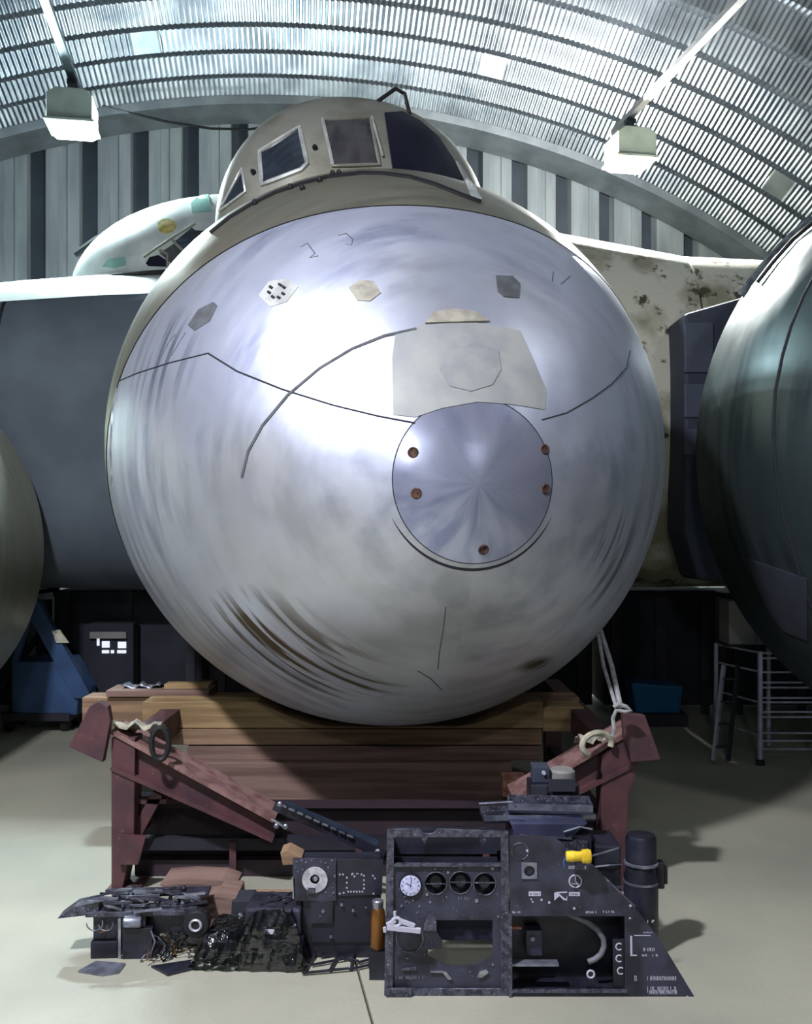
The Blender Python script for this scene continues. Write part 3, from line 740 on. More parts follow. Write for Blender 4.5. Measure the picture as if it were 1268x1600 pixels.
timber(286, 800, 1192, 1252, 5.04, .28, M_wood2, 'deep pinkish bottom timber with knots')
for (x0, x1, lb) in ((330, 420, 'sleeper block under the left of the bottom timber'), (660, 740, 'sleeper block under the right of the bottom timber')):
    a = P(x0, 1255, 5.1); c = P(x1, 1255, 5.1); o = thing('sleeper_block', lb, 'timber', ((a.x+c.x)/2, 5.13, 0))
    b = MB(); b.box((-(c.x-a.x)/2, -.1, 0), ((c.x-a.x)/2, .12, .14)); b.build('beam', M_dark, o, bevel=.005)
timber(165, 326, 1079, 1089, 5.32, .22, M_wood2, 'thin board lying on the left end of the long timber', None, 'board')
timber(256, 326, 1069, 1078, 5.38, .10, M_woody, 'small pale offcut on the thin board', None, 'offcut')
o = timber(785, 822, 1214, 1246, 4.66, .10, M_woodr, 'reddish block end-on beside the black trays', None, 'timber_block')
# cloth, slings, webbing
def torus(c, rx, rz, r, tilt=0, n=28, a0=0, a1=360, ax='y'):
    pts = []
    for k in range(n+(0 if a1-a0 >= 360 else 1)):
        a = R(a0+(a1-a0)*k/n); p = Vector((rx*math.cos(a), 0, rz*math.sin(a)))
        pts.append(Vector(c)+Matrix.Rotation(tilt, 3, 'Z') @ p)
    return pts
c = P(932, 1163, 4.2); b = MB(); b.tube(torus(c, .075, .05, .01, .4, 28, -20, 235), .014, 8)
tag(b.build('hose_loop', M_cloth, None, smooth=True, origin=c), 'grubby pale hose loop beside the right trestle column', 'hose')
c = P(250, 1162, 4.2); b = MB(); b.tube(torus(c, .036, .07, .01, .2), .012, 8, True)
tag(b.build('strap_loop', M_black, None, smooth=True, origin=c), 'black strap loop hanging over the left sloping arm', 'strap')
def ragged(px, py, d, w_, h_, seed, nm, lb, m_, dep=.12):
    rng = random.Random(seed); c = P(px, py, d); b = MB(); nx, ny = 14, 6; vs = []
    for j in range(ny+1):
        for i in range(nx+1):
            x = (i/nx-.5)*w_; t = j/ny
            vs.append((x+rng.uniform(-.006,.006), (t-.5)*dep, -h_*(t-.3)**2*2+rng.uniform(-.008,.008)+.012*math.sin(i*1.1)))
    fs = [(j*(nx+1)+i, j*(nx+1)+i+1, (j+1)*(nx+1)+i+1, (j+1)*(nx+1)+i) for j in range(ny) for i in range(nx)]
    b.add(vs, fs); o = b.build(nm, m_, None, smooth=True); o.location = c
    md = o.modifiers.new('s', 'SOLIDIFY'); md.thickness = .004
    return tag(o, lb, 'cloth')
ragged(215, 1128, 4.32, .24, .05, 2, 'rag', 'pale rag lying along the left end of the trestle', M_cloth)
ragged(928, 1150, 4.35, .16, .05, 5, 'rag', 'dirty rag draped by the right end plate', M_cloth)
ragged(225, 1068, 5.45, .22, .06, 8, 'rag', 'crumpled grey rag on the thin board', M_grey)
k1 = P(966, 1108, 4.32)
h1, n1 = hit(BV_N, 943, 990)
st = thing('tie_down_strap', 'pale webbing strap from the right end plate up to the aircraft belly', 'strap', k1)
for dx, dr in ((-8, .009), (6, .012)):
    a = P(966+dx*.5, 1104, 4.3)-k1; c = (h1+n1*.01+Vector((dx*.001,0,0)))-k1
    b = MB(); b.tube([a, a.lerp(c,.5)+Vector((dx*.0015,0,0)), c], dr, 8); b.build('strap', M_rope, st, smooth=True)
b = MB(); b.tube([P(x,y,4.12)-k1 for x,y in ((958,1105),(966,1100),(978,1104),(985,1110),(975,1112),(962,1110),(957,1122),(959,1138),(957,1150))], .009, 8); b.build('knot', M_rope, st, smooth=True)

# ================================================================ FOREGROUND: instrument consoles
K = 3.31/1500
def cz(x, y): return ((x-600)*K, (1556-y)*K)
def cpoly(pts): return [cz(*p) for p in pts]
def marks(parent, x0, x1, y, h, seed, yy, m=None, gap=.35, name='lettering', n=None):
    """a line of worn illegible print, as one flat piece"""
    rng = random.Random(seed); b = MB(); x = x0
    while x < x1:
        w_ = rng.uniform(1.0, 2.4); 
        if rng.random() > gap*.6:
            t = rng.random()
            if t < .5: b.box((cz(x,0)[0], yy-.0008, cz(0,y+h/2)[1]), (cz(x+w_*.5,0)[0], yy, cz(0,y-h/2)[1]))
            else:
                hh = rng.choice((-h/2+.6, h/2-.6, 0)); b.box((cz(x,0)[0], yy-.0008, cz(0,y+hh+.7)[1]), (cz(x+w_,0)[0], yy, cz(0,y+hh-.7)[1]))
                b.box((cz(x,0)[0], yy-.0008, cz(0,y+h/2)[1]), (cz(x+.8,0)[0], yy, cz(0,y-h/2)[1]))
        x += w_+.5
    return b.build(name, m or M_white, parent)
org = P(600, 1556, 3.305)
k = thing('instrument_console', 'worn black instrument console frame with round lilac dial and large square opening', 'console', (org.x, 3.305, 0), 0, None, (R(-3), 0, 0))
outer = cpoly([(604,1302),(612,1300),(655,1300),(662,1307),(676,1307),(684,1300),(795,1303),(795,1556),(600,1556)])
plate(outer, [cpoly([(615,1312),(783,1312),(783,1546),(613,1546)])], 0, .02, 'outer_frame', M_wearg, k)
pan = cpoly([(614,1360),(783,1360),(783,1546),(613,1546)])
holes = [circ(*cz(681,1385), 16.5*K), circ(*cz(720,1384), 16.5*K), circ(*cz(758,1386), 16.5*K),
         cpoly([(672,1442),(770,1442),(770,1498),(745,1509),(715,1513),(690,1508),(668,1497)])]
plate(pan, holes, .012, .018, 'dial_panel', M_wear, k)
b = MB(); b.box((*[cz(614,0)[0]], .0, cz(0,1358)[1])[:3], (cz(783,0)[0], .022, cz(0,1354)[1])); b.build('shelf', M_wearg, k)
b = MB(); b.box((cz(614,0)[0], .14, cz(0,1356)[1]), (cz(783,0)[0], .15, cz(0,1312)[1])); b.build('recess_back', M_blk, k)
for x in (606, 789):
    b = MB(); b.box((cz(x-2,0)[0], .02, 0), (cz(x+1,0)[0], .05 if x > 700 else .12, cz(0,1310)[1])); b.build('side_plate', M_blk, k)
b = MB(); b.box((cz(606,0)[0], .02, cz(0,1306)[1]), (cz(789,0)[0], .03, cz(0,1303)[1])); b.build('top_plate', M_blk, k)
RX = Matrix.Rotation(R(90), 4, 'X')
def disc(px, py, r, y, th, name, m, parent, n=24, prof=None):
    x, z = cz(px, py); b = MB(); b.lathe(prof or [(r*K, 0), (r*K, th*.7), (r*K*.93, th)], Matrix.Translation((x, y, z)) @ RX, n); return b.build(name, m, parent, smooth=True)
d_ = disc(641,1387,18,.012,.012,'dial', M_blk, k)
disc(641,1387,16,.002,.003,'dial_face', M_dial, d_)
b = MB(); x, z = cz(641,1387); b.bar((x,-.0022,z-.004),(x+.004,-.0022,z+.026), .002, .001, (0,1,0)); b.bar((x,-.0022,z),(x-.016,-.0022,z+.01), .002, .001, (0,1,0)); b.build('needle', M_seam, d_)
for i in range(12):
    pass
b = MB()
for i in range(12):
    a = R(30*i); b.bar((x+.026*math.cos(a),-.0022,z+.026*math.sin(a)),(x+.032*math.cos(a),-.0022,z+.032*math.sin(a)), .0016, .001, (0,1,0))
b.build('dial_ticks', M_seam, d_)
for (px, py, sd) in ((681,1385,1),(720,1384,2),(758,1386,3)):
    x, z = cz(px, py); b = MB(); b.tube([(x+17.5*K*math.cos(a), .011, z+17.5*K*math.sin(a)) for a in [2*math.pi*i/24 for i in range(24)]], .0022, 6, True); b.build('hole_rim', M_wearg, k)
    b = MB(); b.lathe([(.03,0),(.03,.05),(.02,.06)], Matrix.Translation((x, .09, z)) @ RX, 16); b.build('socket', M_blk, k)
    b = MB(); b.box((x-.034, .008, z-.006+sd*.003), (x+.034, .011, z-.002+sd*.003)); b.build('strut', M_wearg, k)
for (px, py) in ((663,1313),(755,1316)):
    b = MB(); x, z = cz(px, py); b.box((x-.008, -.006, z-.008), (x+.008, .004, z+.004)); b.box((x-.003,-.004,z-.018),(x+.003,.003,z-.006)); b.build('latch', M_wearg, k)
# recessed rotary gauge lower left
x, z = cz(640,1470)
b = MB(); b.tube([(x+21*K*math.cos(R(a)), .010, z+21*K*math.sin(R(a))) for a in range(150, 400, 10)], .0028, 6); b.build('gauge_rim', M_wearg, k)
disc(640,1470,18,.014,.006,'lower_gauge', M_blk, k)
for i, (px, py, r) in enumerate([(627,1420,2),(634,1413,1.6),(645,1411,1.6),(655,1420,1.8),(672,1414,2),(700,1368,2),(745,1412,3),(770,1362,2.5),(779,1436,2),(667,1402,2.5),(636,1500,2),(770,1510,2),(632,1405,1.4),(652,1430,1.5),(680,1362,1.5),(720,1361,1.8)]):
    disc(px, py, r, .012, .004, 'screw', M_grey, k, 10)
b = MB(); b.prism(cpoly([(662,1449),(668,1434),(676,1430),(681,1436),(682,1458),(662,1458)]), .004, .012); b.build('bracket', M_wearg, k)
b = MB(); b.prism(cpoly([(664,1458),(682,1458),(692,1475),(690,1485),(664,1487)]), .008, .013); b.build('bracket', M_wear, k)
for pp in ([(690,1519),(698,1521),(706,1531),(700,1532)], [(745,1528),(749,1520),(760,1517),(763,1521),(752,1529)], [(672,1519),(692,1519),(692,1521),(672,1521)]):
    b = MB(); b.prism(cpoly(pp), .002, .0115); b.build('bright_clip', M_steel, k)
b = MB(); b.box((cz(628,0)[0], .004, cz(0,1518)[1]), (cz(650,0)[0], .012, cz(0,1514)[1])); b.build('tab', M_wearg, k)
b = MB(); b.box((cz(603,0)[0], -.012, 0), (cz(643,0)[0], .0, cz(0,1543)[1])); b.build('corner_foot', M_wearg, k, bevel=.002)
marks(k, 712, 735, 1408, 5, 4, .0118, M_grey); marks(k, 618, 660, 1530, 5, 9, .0118, M_grey)
b = MB(); b.box((cz(655,0)[0], .16, cz(0,1497)[1]), (cz(778,0)[0], .18, cz(0,1436)[1])); b.build('inner_box', mat('inner_blue_grey','2b2e44','24263a',rough=.6,scale=4), k)
b = MB(); b.box((cz(614,0)[0], .13, cz(0,1440)[1]), (cz(783,0)[0], .14, cz(0,1360)[1])); b.build('socket_plate', M_blk, k)
# white clip on the left edge
org2 = P(604, 1447, 3.26)
wc = thing('white_clip', 'white metal clip hooked on the left edge of the dial console', 'clip', (org2.x, 3.26, org2.z), 0)
b = MB(); b.bar((0,0,-.004),(.115,0,-.016),.012,.018); b.bar((-.0,0,.004),(.03,0,.02),.01,.014); b.bar((.045,0,.018),(.095,0,-.0),.01,.016); b.build('arm', M_white, wc, bevel=.002)
b = MB(); b.tube(torus((.033,0,.014), .014, .014, .004), .006, 8, True); b.build('eye', M_white, wc, smooth=True)
b = MB(); b.tube([(.028,0,.03),(.027,0,.05)], .005); b.tube([(-.006,0,-.02),(-.008,0,-.004)], .006); b.build('pin', M_white, wc)

# --- right console
k2 = thing('side_console', 'black side console with sloping right edge, hose and white labels', 'console', (org.x, 3.30, 0), 0, None, (R(-3), 0, 0))
outer = cpoly([(797,1310),(838,1308),(868,1313),(882,1322),(886,1336),(905,1344),(923,1352),(990,1417),(1030,1468),(1086,1561),(797,1558)])
plate(outer, [cpoly([(800,1433),(976,1433),(976,1546),(800,1546)]), circ(*cz(827,1363), 9*K)], 0, .014, 'face_plate', M_wear, k2)
for (a_, c_) in (((794,1430),(799,1558)), ((797,1545),(978,1549))):
    b = MB(); b.box((cz(a_[0],0)[0], -.008, max(0,cz(0,c_[1])[1])), (cz(c_[0],0)[0], .006, cz(0,a_[1])[1])); b.build('edge_trim', M_wearg, k2)
b = MB(); b.bar((*cz(923,1352)[:1], -.002, cz(0,1352)[1]), (cz(992,0)[0], -.002, cz(0,1418)[1]), .006, .004, (0,1,0)); b.build('edge_trim', M_wearg, k2)
b = MB(); b.box((cz(799,0)[0], .01, cz(0,1512)[1]), (cz(873,0)[0], .05, cz(0,1508)[1])); b.build('shelf', M_grey, k2)
b = MB(); b.box((cz(797,0)[0], .15, .004), (cz(990,0)[0], .16, cz(0,1432)[1])); b.build('back_plate', M_blk, k2)
b = MB(); b.box((cz(797,0)[0], .014, cz(0,1433)[1]), (cz(990,0)[0], .16, cz(0,1429)[1])); b.build('top_plate', M_blk, k2)
b = MB(); b.box((cz(797,0)[0], .014, .004), (cz(990,0)[0], .15, .008)); b.build('floor_plate', M_blk, k2)
b = MB(); b.box((cz(980,0)[0], .014, .0), (cz(990,0)[0], .16, cz(0,1433)[1])); b.build('side_plate', M_blk, k2)
b = MB(); b.box((cz(826,0)[0], .08, cz(0,1508)[1]), (cz(852,0)[0], .14, cz(0,1468)[1])); b.build('switch_box', M_wear, k2, bevel=.003)
b = MB(); b.lathe([(.008,0),(.008,.03)], Matrix.Translation((cz(836,0)[0], .1, cz(0,1480)[1])) @ RX); b.build('switch_knob', M_grey, k2)
hp = [(880,1432),(900,1440),(922,1450),(938,1462),(947,1476),(948,1488),(943,1500),(933,1508),(922,1512)]
b = MB(); b.tube([(*cz(x,y)[:1], .05, cz(x,y)[1]) for x, y in hp], .0105, 10); b.build('hose', mat('hose_grey','6c7078','5c6068',rough=.6,scale=30), k2, smooth=True)
b = MB(); b.box((cz(801,0)[0], .03, cz(0,1458)[1]), (cz(816,0)[0], .05, cz(0,1454)[1])); b.build('brass_tab', M_woodr, k2)
plate(cpoly([(815,1350),(839,1350),(839,1375),(815,1375)]), [circ(*cz(827,1363), 8.2*K)], -.006, 0, 'socket_flange', M_grey, k2)
disc(827,1363,7.5,.010,.006,'socket', M_blk, k2)
def ring(px, py, r, th, m, parent, name, a0=0, a1=360, y=-.0015):
    x, z = cz(px, py); n = 22; full = a1-a0 >= 360
    pts = [(x+r*K*math.cos(R(a0+(a1-a0)*i/n)), y, z+r*K*math.sin(R(a0+(a1-a0)*i/n))) for i in range(n if full else n+1)]
    b = MB(); b.tube(pts, th*K, 6, full); return b.build(name, m, parent, smooth=True)
dd = disc(899,1379,10.5,0,.003,'small_dial', M_wear, k2); ring(899,1379,9.5,1.2,M_white,dd,'dial_ring',y=-.003)
x, z = cz(899,1379); b = MB(); b.bar((x,-.0035,z-.008),(x,-.0035,z+.018),.003,.001,(0,1,0)); b.bar((x-.012,-.0035,z-.008),(x+.012,-.0035,z-.010),.003,.001,(0,1,0)); b.bar((x+.0,-.0035,z),(x+.01,-.0035,z-.01),.003,.001,(0,1,0)); b.build('dial_print', M_white, dd)
ring(813,1333,13,.9,M_wearg,k2,'worn_ring'); disc(824,1332,2,.0,.003,'screw',M_white,k2,8)
def label(px0, py0, px1, py1, par, seed=0, m=M_white):
    b = MB(); b.box((cz(px0,0)[0], -.001, cz(0,py1)[1]), (cz(px1,0)[0], 0, cz(0,py0)[1])); o = b.build('name_plate', m, par)
    marks(o, px0+2, px1-2, (py0+py1)/2, (py1-py0)*.45, seed, -.0012, M_grey); return o
label(826,1395,845,1402,k2,1); label(889,1396,906,1402,k2,2); 
for (x0,x1,y,h,sd) in ((889,915,1358,5,3),(915,932,1427,3.5,5),(942,960,1426,3.5,6),(1007,1020,1441,4,7),(1010,1055,1528,6,8),(1010,1056,1545,9,9),(1013,1056,1549,6,19),(990,993,1528,8,10),(1005,1017,1458,2,11),(1002,1026,1493,3,12),(1004,1022,1484,5,13),(800,815,1427,3,14)):
    marks(k2, x0, x1, y, h, sd, -.0003, None, .3)
b = MB(); b.prism(cpoly([(866,1397),(872,1397),(884,1407),(886,1401),(886,1409),(880,1408),(874,1402),(866,1409)]), -.001, 0); b.prism(cpoly([(868,1396),(886,1395),(886,1397),(868,1398)]), -.001, 0); b.build('bow_tie_mark', M_white, k2)
b = MB(); b.prism(cpoly([(984,1463),(987,1463),(987,1494),(984,1494)]), -.001, 0); b.prism(cpoly([(986,1492),(994,1492),(994,1494),(986,1494)]), -.001, 0); b.prism(cpoly([(990,1462),(1016,1462),(1016,1463),(990,1463)]), -.001, 0); b.build('bracket_mark', M_white, k2)
ring(923,1524,5.5,1.6,M_white,k2,'white_ring',y=.012)
b = MB(); b.bar((cz(905,0)[0],.016,cz(0,1546)[1]),(cz(941,0)[0],.016,cz(0,1546)[1]),.004,.002); 
b.add([], []); b.box((cz(917,0)[0],.013,cz(0,1546)[1]),(cz(929,0)[0],.016,cz(0,1518)[1])); b.build('ring_mount', M_blk, k2)
for y_ in (1482, 1500, 1519): ring(968+(2 if y_ == 1519 else 0), y_, 5, 1.2, M_white, k2, 'hook_mark', 50, 310, y=.013)
b = MB(); b.box((cz(958,0)[0],.013,cz(0,1546)[1]),(cz(977,0)[0],.016,cz(0,1470)[1])); b.build('mark_strip', M_blk, k2)
for (px, py, r) in ((846,1408,1.8),(832,1411,1.5),(897,1421,2),(985,1417,2),(858,1412,2),(984,1436,1.5),(830,1407,1.2),(1072,1556,1.5)): disc(px,py,r,.0,.002,'screw',M_white,k2,8)
# yellow handle on its wire
ky = P(903, 1338, 3.27)
yh = thing('yellow_handle', 'yellow plastic handle lying on the console shoulder', 'handle', ky, 0)
MX = Matrix.Rotation(R(90), 4, 'Y')
b = MB(); b.lathe([(.013,-.042),(.017,-.040),(.0185,-.02),(.0165,0),(.017,.010),(.023,.014),(.024,.034),(.021,.042)], MX, 20); b.build('grip', M_yel, yh, smooth=True)
b = MB(); b.tube([(.04,0,.0),(.09,.02,.006),(.15,.05,.012)], .003); b.build('rod', M_grey, yh)
b = MB(); b.tube([(-.042,0,-.0),(-.05,.0,-.02),(-.047,0,-.04)], .003); b.build('tail', mat('blue_wire','33558f'), yh)
b = MB(); b.box((-.01,-.008,-.04),(.02,.012,-.012)); b.build('seat_bracket', M_blk, yh)

# --- canister and black units behind the right console
def blackbox(nm, px0, px1, py0, dpt, dep, label, cat='equipment', base=0.0, m=None, extras=0, grp=None):
    a = P(px0, py0, dpt); c = P(px1, py0, dpt); o = thing(nm, label, cat, ((a.x+c.x)/2, dpt+dep/2, base), 0, grp)
    w_ = c.x-a.x; b = MB(); b.box((-w_/2, -dep/2, 0), (w_/2, dep/2, a.z-base)); b.build('case', m or M_blk, o, bevel=.006)
    return o, w_, a.z-base
cc = P(1003, 1500, 3.62)
cn = thing('black_canister', 'tall black cylindrical canister with strap bands right of the consoles', 'canister', (cc.x, 3.64, 0))
b = MB(); b.lathe([(.060,0),(.064,.01),(.064,.30),(.058,.31),(.058,.435),(.052,.45),(.03,.452)], None, 32); b.build('body', M_blk, cn, smooth=True)
for z in (.345, .275):
    b = MB(); b.lathe([(.060,z-.006),(.0655,z-.004),(.0655,z+.004),(.060,z+.006)], None, 32); b.build('strap_band', M_grey, cn, smooth=True)
b = MB(); b.box((.055,-.02,.25),(.085,.02,.35)); b.box((.085,-.015,.265),(.098,.015,.33)); b.build('latch', M_black, cn, bevel=.004)
o, w_, h_ = blackbox('relay_box', 930, 970, 1322, 3.66, .2, 'black relay box between canister and console')
b = MB(); b.box((-w_/2-.02,-.11,h_*.6),(w_/2+.02,-.10,h_*.62)); b.build('rib', M_wearg, o)
b = MB(); b.tube([(-.05,-.1,h_*.8),(.0,-.115,h_*.83),(.05,-.1,h_*.82)], .004); b.build('wire', M_grey, o)
o, w_, h_ = blackbox('equipment_case', 800, 925, 1305, 3.68, .26, 'black equipment case directly behind the side console, carrying the trays')
b = MB(); b.box((-w_/2+.02,-.14,h_-.06),(w_/2-.02,-.13,h_-.02)); b.build('front_rib', M_wearg, o)
# trays
tb = P(848, 1303, 3.74)
def tray(px0, px1, pyt, pyb, d, lb, rz, m_, base=None):
    a = P(px0, pyt, d); c = P(px1, pyb, d); o = thing('metal_tray', lb, 'tray', ((a.x+c.x)/2, d, c.z), rz, 'trays stacked behind the side console')
    w_ = c.x-a.x; h_ = a.z-c.z; dp = .07
    b = MB(); b.box((-w_/2,-dp,0),(w_/2,dp,h_*.35)); b.build('pan', m_, o, bevel=.002)
    for (x0,y0,x1,y1) in ((-w_/2,-dp,w_/2,-dp+.01),(-w_/2,dp-.01,w_/2,dp),(-w_/2,-dp+.01,-w_/2+.01,dp-.01),(w_/2-.01,-dp+.01,w_/2,dp-.01)):
        b = MB(); b.box((x0,y0,h_*.35),(x1,y1,h_)); b.build('rim', M_grey if y0 < 0 and y1 < 0 else M_wearg, o)
    for sx in (-.6,.1,.7):
        b = MB(); b.lathe([(.008,0),(.008,.02)], Matrix.Translation((sx*w_/2,-dp+.03,h_*.3)), 10); b.build('peg', M_grey, o)
    return o
tr_ = thing('sloping_hood', 'grey lilac sloping metal hood under the trays', 'hood', (tb.x, 3.80, tb.z), 0)
b = MB(); vs = [(-.11,-.13,0),(.09,-.13,-.0),(.09,.1,0),(-.11,.1,0),(-.135,-.13,.062),(.16,-.13,.062),(.16,.1,.062),(-.135,.1,.062)]
b.add(vs, [(0,3,2,1),(4,5,6,7),(0,1,5,4),(1,2,6,5),(2,3,7,6),(3,0,4,7)]); b.build('shell', mat('lilac_grey','5c6080','3f425a',rough=.35,metal=.4,scale=4), tr_, bevel=.003)
b = MB(); b.bar((-.1,-.135,.02),(.1,-.135,.005),.004,.006); b.build('lip', M_steel, tr_)
tray(752, 925, 1266, 1277, 3.82, 'lower black tray reaching furthest left', R(3), M_blk)
tray(793, 922, 1250, 1264, 3.82, 'upper black tray with a bright front rim', R(-4), M_wear)
b = MB(); a = P(748,1256,3.66); b.tube([a*0, P(800,1253,3.66)-a, P(806,1262,3.66)-a], .005); o = b.build('bent_rod', M_grey, None); o.location = a; tag(o, 'thin bright bent rod at the left of the trays', 'rod')
b = MB(); a = P(900,1296,3.6); b.tube([P(880,1300,3.66)-a, P(905,1292,3.66)-a, P(925,1296,3.66)-a], .004); o = b.build('bent_rod', M_grey, None); o.location = a; tag(o, 'short bent rod on the black case behind the yellow handle', 'rod')
# black boxes behind the trays
o, w_, h_ = blackbox('junction_box', 828, 905, 1226, 4.02, .13, 'dark junction box behind the trays, before the red column')
b = MB(); b.box((-.03,-.10,h_-.02),(.08,-.09,h_+.03)); b.box((-w_/2,-.1,h_-.05),(-.04,-.09,h_)); b.build('cover', M_crate, o)
o = thing('grey_drum_cap', 'dull grey round cap on the junction box', 'cap', (P(878,1232,4.08).x, 4.09, P(878,1226,4.02).z+.001)); b = MB(); b.lathe([(.055,0),(.055,.04),(.045,.05)], None, 24); b.build('cap', M_cream, o, smooth=True)
o = thing('grey_switch_unit', 'blue-grey switch unit with a small white stud, right of the timbers', 'switch', (P(844,1232,4.06).x, 4.08, P(838,1226,4.02).z+.001)); b = MB(); b.box((-.035,-.04,0),(.035,.04,.07)); b.build('case', M_slate, o, bevel=.004)
b = MB(); b.lathe([(.008,0),(.008,.015)], Matrix.Translation((.01,-.04,.045)) @ RX, 10); b.build('stud', M_white, o)
# slotted black linkage across the trestle
lk = thing('slotted_linkage', 'black slotted linkage bar sloping down from the left arm to the console', 'bar', P(515, 1300, 4.1))
OL = P(515,1300,4.1)
def Lk(x,y,d=4.1): return P(x,y,d)-OL
b = MB(); b.bar(Lk(428,1258), Lk(600,1336), .03, .035); b.build('bar', M_blk, lk)
b = MB(); b.bar(Lk(445,1255,4.16), Lk(590,1318,4.16), .02, .02); b.build('upper_bar', mat('blue_steel','303a4c','3d4a5c',rough=.4,metal=.3,scale=10), lk)
for i in range(9):
    x = 438+i*13; y = 1262+i*5.9
    b = MB(); b.bar(Lk(x,y-5,4.07), Lk(x+9,y-1,4.07), .008, .008); b.build('slot_rim', M_grey, lk)
for (x,y) in ((437,1256),(432,1290),(446,1291),(590,1330)):
    b = MB(); b.lathe([(.012,0),(.012,.012),(.007,.016)], Matrix.Translation(Lk(x,y,4.06)) @ RX, 10); b.build('bolt', M_grey, lk)
b = MB(); b.bar(Lk(424,1279,4.05), Lk(446,1293,4.05), .01, .008); b.build('pin', M_steel, lk)

# --- middle gauge panel
K3 = 3.56/1500; og = P(530, 1470, 3.56)
gp = thing('gauge_panel', 'black gauge panel with bright silver disc and square of white dots', 'panel', (og.x, 3.60, 0))
def gx(x, y): return ((x-530)*K3, og.z+(1470-y)*K3)
def gpl(pts): return [gx(*p) for p in pts]
plate(gpl([(456,1345),(524,1344),(524,1410),(510,1412),(458,1410)]), [circ(*gx(491,1377), 8*K3)], -.02, -.008, 'disc_plate', M_wear, gp)
plate(circ(*gx(491,1377), 20*K3, 32), [circ(*gx(491,1376), 7.5*K3, 16)], -.026, -.02, 'silver_disc', M_disc, gp)
x, z = gx(492,1376); b = MB(); b.lathe([(.016,0),(.012,.008),(.006,.02)], Matrix.Translation((x,-.012,z)) @ RX, 16); b.build('spindle', M_steel, gp, smooth=True)
x, z = gx(487,1393); b = MB(); b.box((x-.016,-.03,z-.012),(x+.012,-.022,z+.008)); b.build('notch', M_blk, gp)
b = MB()
for i in range(16): b.box((*[x-.015+.002*i], -.031, z-.010+((i*7) % 5)*.003), (x-.0135+.002*i, -.030, z-.008+((i*7) % 5)*.003))
b.build('notch_print', M_white, gp)
plate(gpl([(526,1346),(598,1346),(596,1402),(526,1404)]), [], -.015, -.005, 'dot_plate', M_blk, gp)
b = MB()
for (px, py) in [(543+7*i, 1369) for i in range(1,3)]+[(543+4.5*i, 1397) for i in range(6)]+[(541,1375),(541,1383),(541,1391),(568,1372),(568,1379),(568,1386),(568,1392),(549,1370),(553,1373),(558,1369),(564,1370),(530,1370),(530,1400),(536,1399),(582,1372),(585,1376),(583,1400),(535,1370)]:
    x, z = gx(px, py); b.box((x-.0028,-.0165,z-.0028),(x+.0028,-.015,z+.0028))
b.build('white_dots', M_white, gp)
plate(gpl([(484,1412),(519,1412),(519,1446),(484,1446)]), [], -.02, -.01, 'switch_plate', M_blk, gp)
for (px, py, r) in ((504,1427,3.2),(499,1435,1.6),(533,1417,2.5),(551,1426,2.4),(516,1467,2.6),(571,1421,1.6),(520,1398,2),(522,1372,2.2),(518,1347,2)):
    x, z = gx(px, py); b = MB(); b.lathe([(r*K3,0),(r*K3*.8,.006)], Matrix.Translation((x,-.018,z)) @ RX, 10); b.build('stud', M_grey, gp)
plate(gpl([(486,1446),(520,1446),(524,1404),(588,1404),(588,1478),(486,1478)]), [], -.008, .02, 'lower_block', mat('blue_black','1c1d2c','191a26',rough=.5,scale=6), gp)
b = MB(); b.box((gx(470,0)[0], .0, 0), (gx(594,0)[0], .10, gx(0,1350)[1])); b.build('rear_case', M_blk, gp, bevel=.004)
b = MB(); b.box((gx(456,0)[0], -.02, gx(0,1408)[1]), (gx(459,0)[0], .03, gx(0,1376)[1])); b.build('edge_strip', M_steel, gp)
for (px, py) in ((463,1349),(470,1347),(477,1350),(486,1347),(500,1349),(508,1351),(461,1358),(464,1365),(472,1361),(512,1358),(519,1390),(508,1397)):
    x, z = gx(px, py); b = MB(); b.lathe([(1.5*K3,0),(1.2*K3,.003)], Matrix.Translation((x,-.02,z)) @ RX, 8); b.build('rivet', M_grey, gp)
cp = P(592, 1478, 3.47); can_ = thing('amber_can', 'amber brown can standing between gauge panel and dial console', 'can', (cp.x-.004, 3.45, 0))
b = MB(); b.lathe([(.022,.10),(.028,.11),(.029,.20),(.026,.235),(.018,.250)], None, 24); b.build('body', M_copper, can_, smooth=True)
b = MB(); b.box((-.03,-.03,0),(.03,.03,.10)); b.build('foot_block', M_blk, can_)
b = MB(); b.lathe([(.019,.246),(.021,.26),(.021,.272),(.017,.276)], None, 16); b.build('lid', M_steel, can_, smooth=True)

# --- lattice bracket flat on the floor
def fl(x, y): d = FPX*EYE/(y-HY); return Vector(((x-CX)/FPX*d, d, 0))
lo = fl(540, 1500); lt = thing('lattice_bracket', 'flat black lattice bracket lying on the floor before the gauge panel', 'bracket', lo)
for (x0,y0,x1,y1) in ((472,1525,545,1519),(545,1519,600,1508),(474,1523,500,1478),(487,1512,540,1503),(500,1499,560,1490),(515,1521,528,1498),(508,1487,575,1478),(548,1519,552,1494),(575,1513,590,1486),(528,1498,560,1508),(495,1494,520,1484),(560,1508,600,1498)):
    b = MB(); b.bar(fl(x0,max(y0,1486))-lo+Vector((0,0,.010)), fl(x1,max(y1,1486))-lo+Vector((0,0,.014)), .009, .008); b.build('strip', M_blk, lt, bevel=.002)
for (x,y) in ((530,1480),(560,1484),(500,1496),(585,1500)):
    b = MB(); b.bar(fl(x-8,y)-lo+Vector((0,0,.035)), fl(x+8,y-3)-lo+Vector((0,0,.036)), .01, .004); b.build('bright_strip', M_grey, lt)

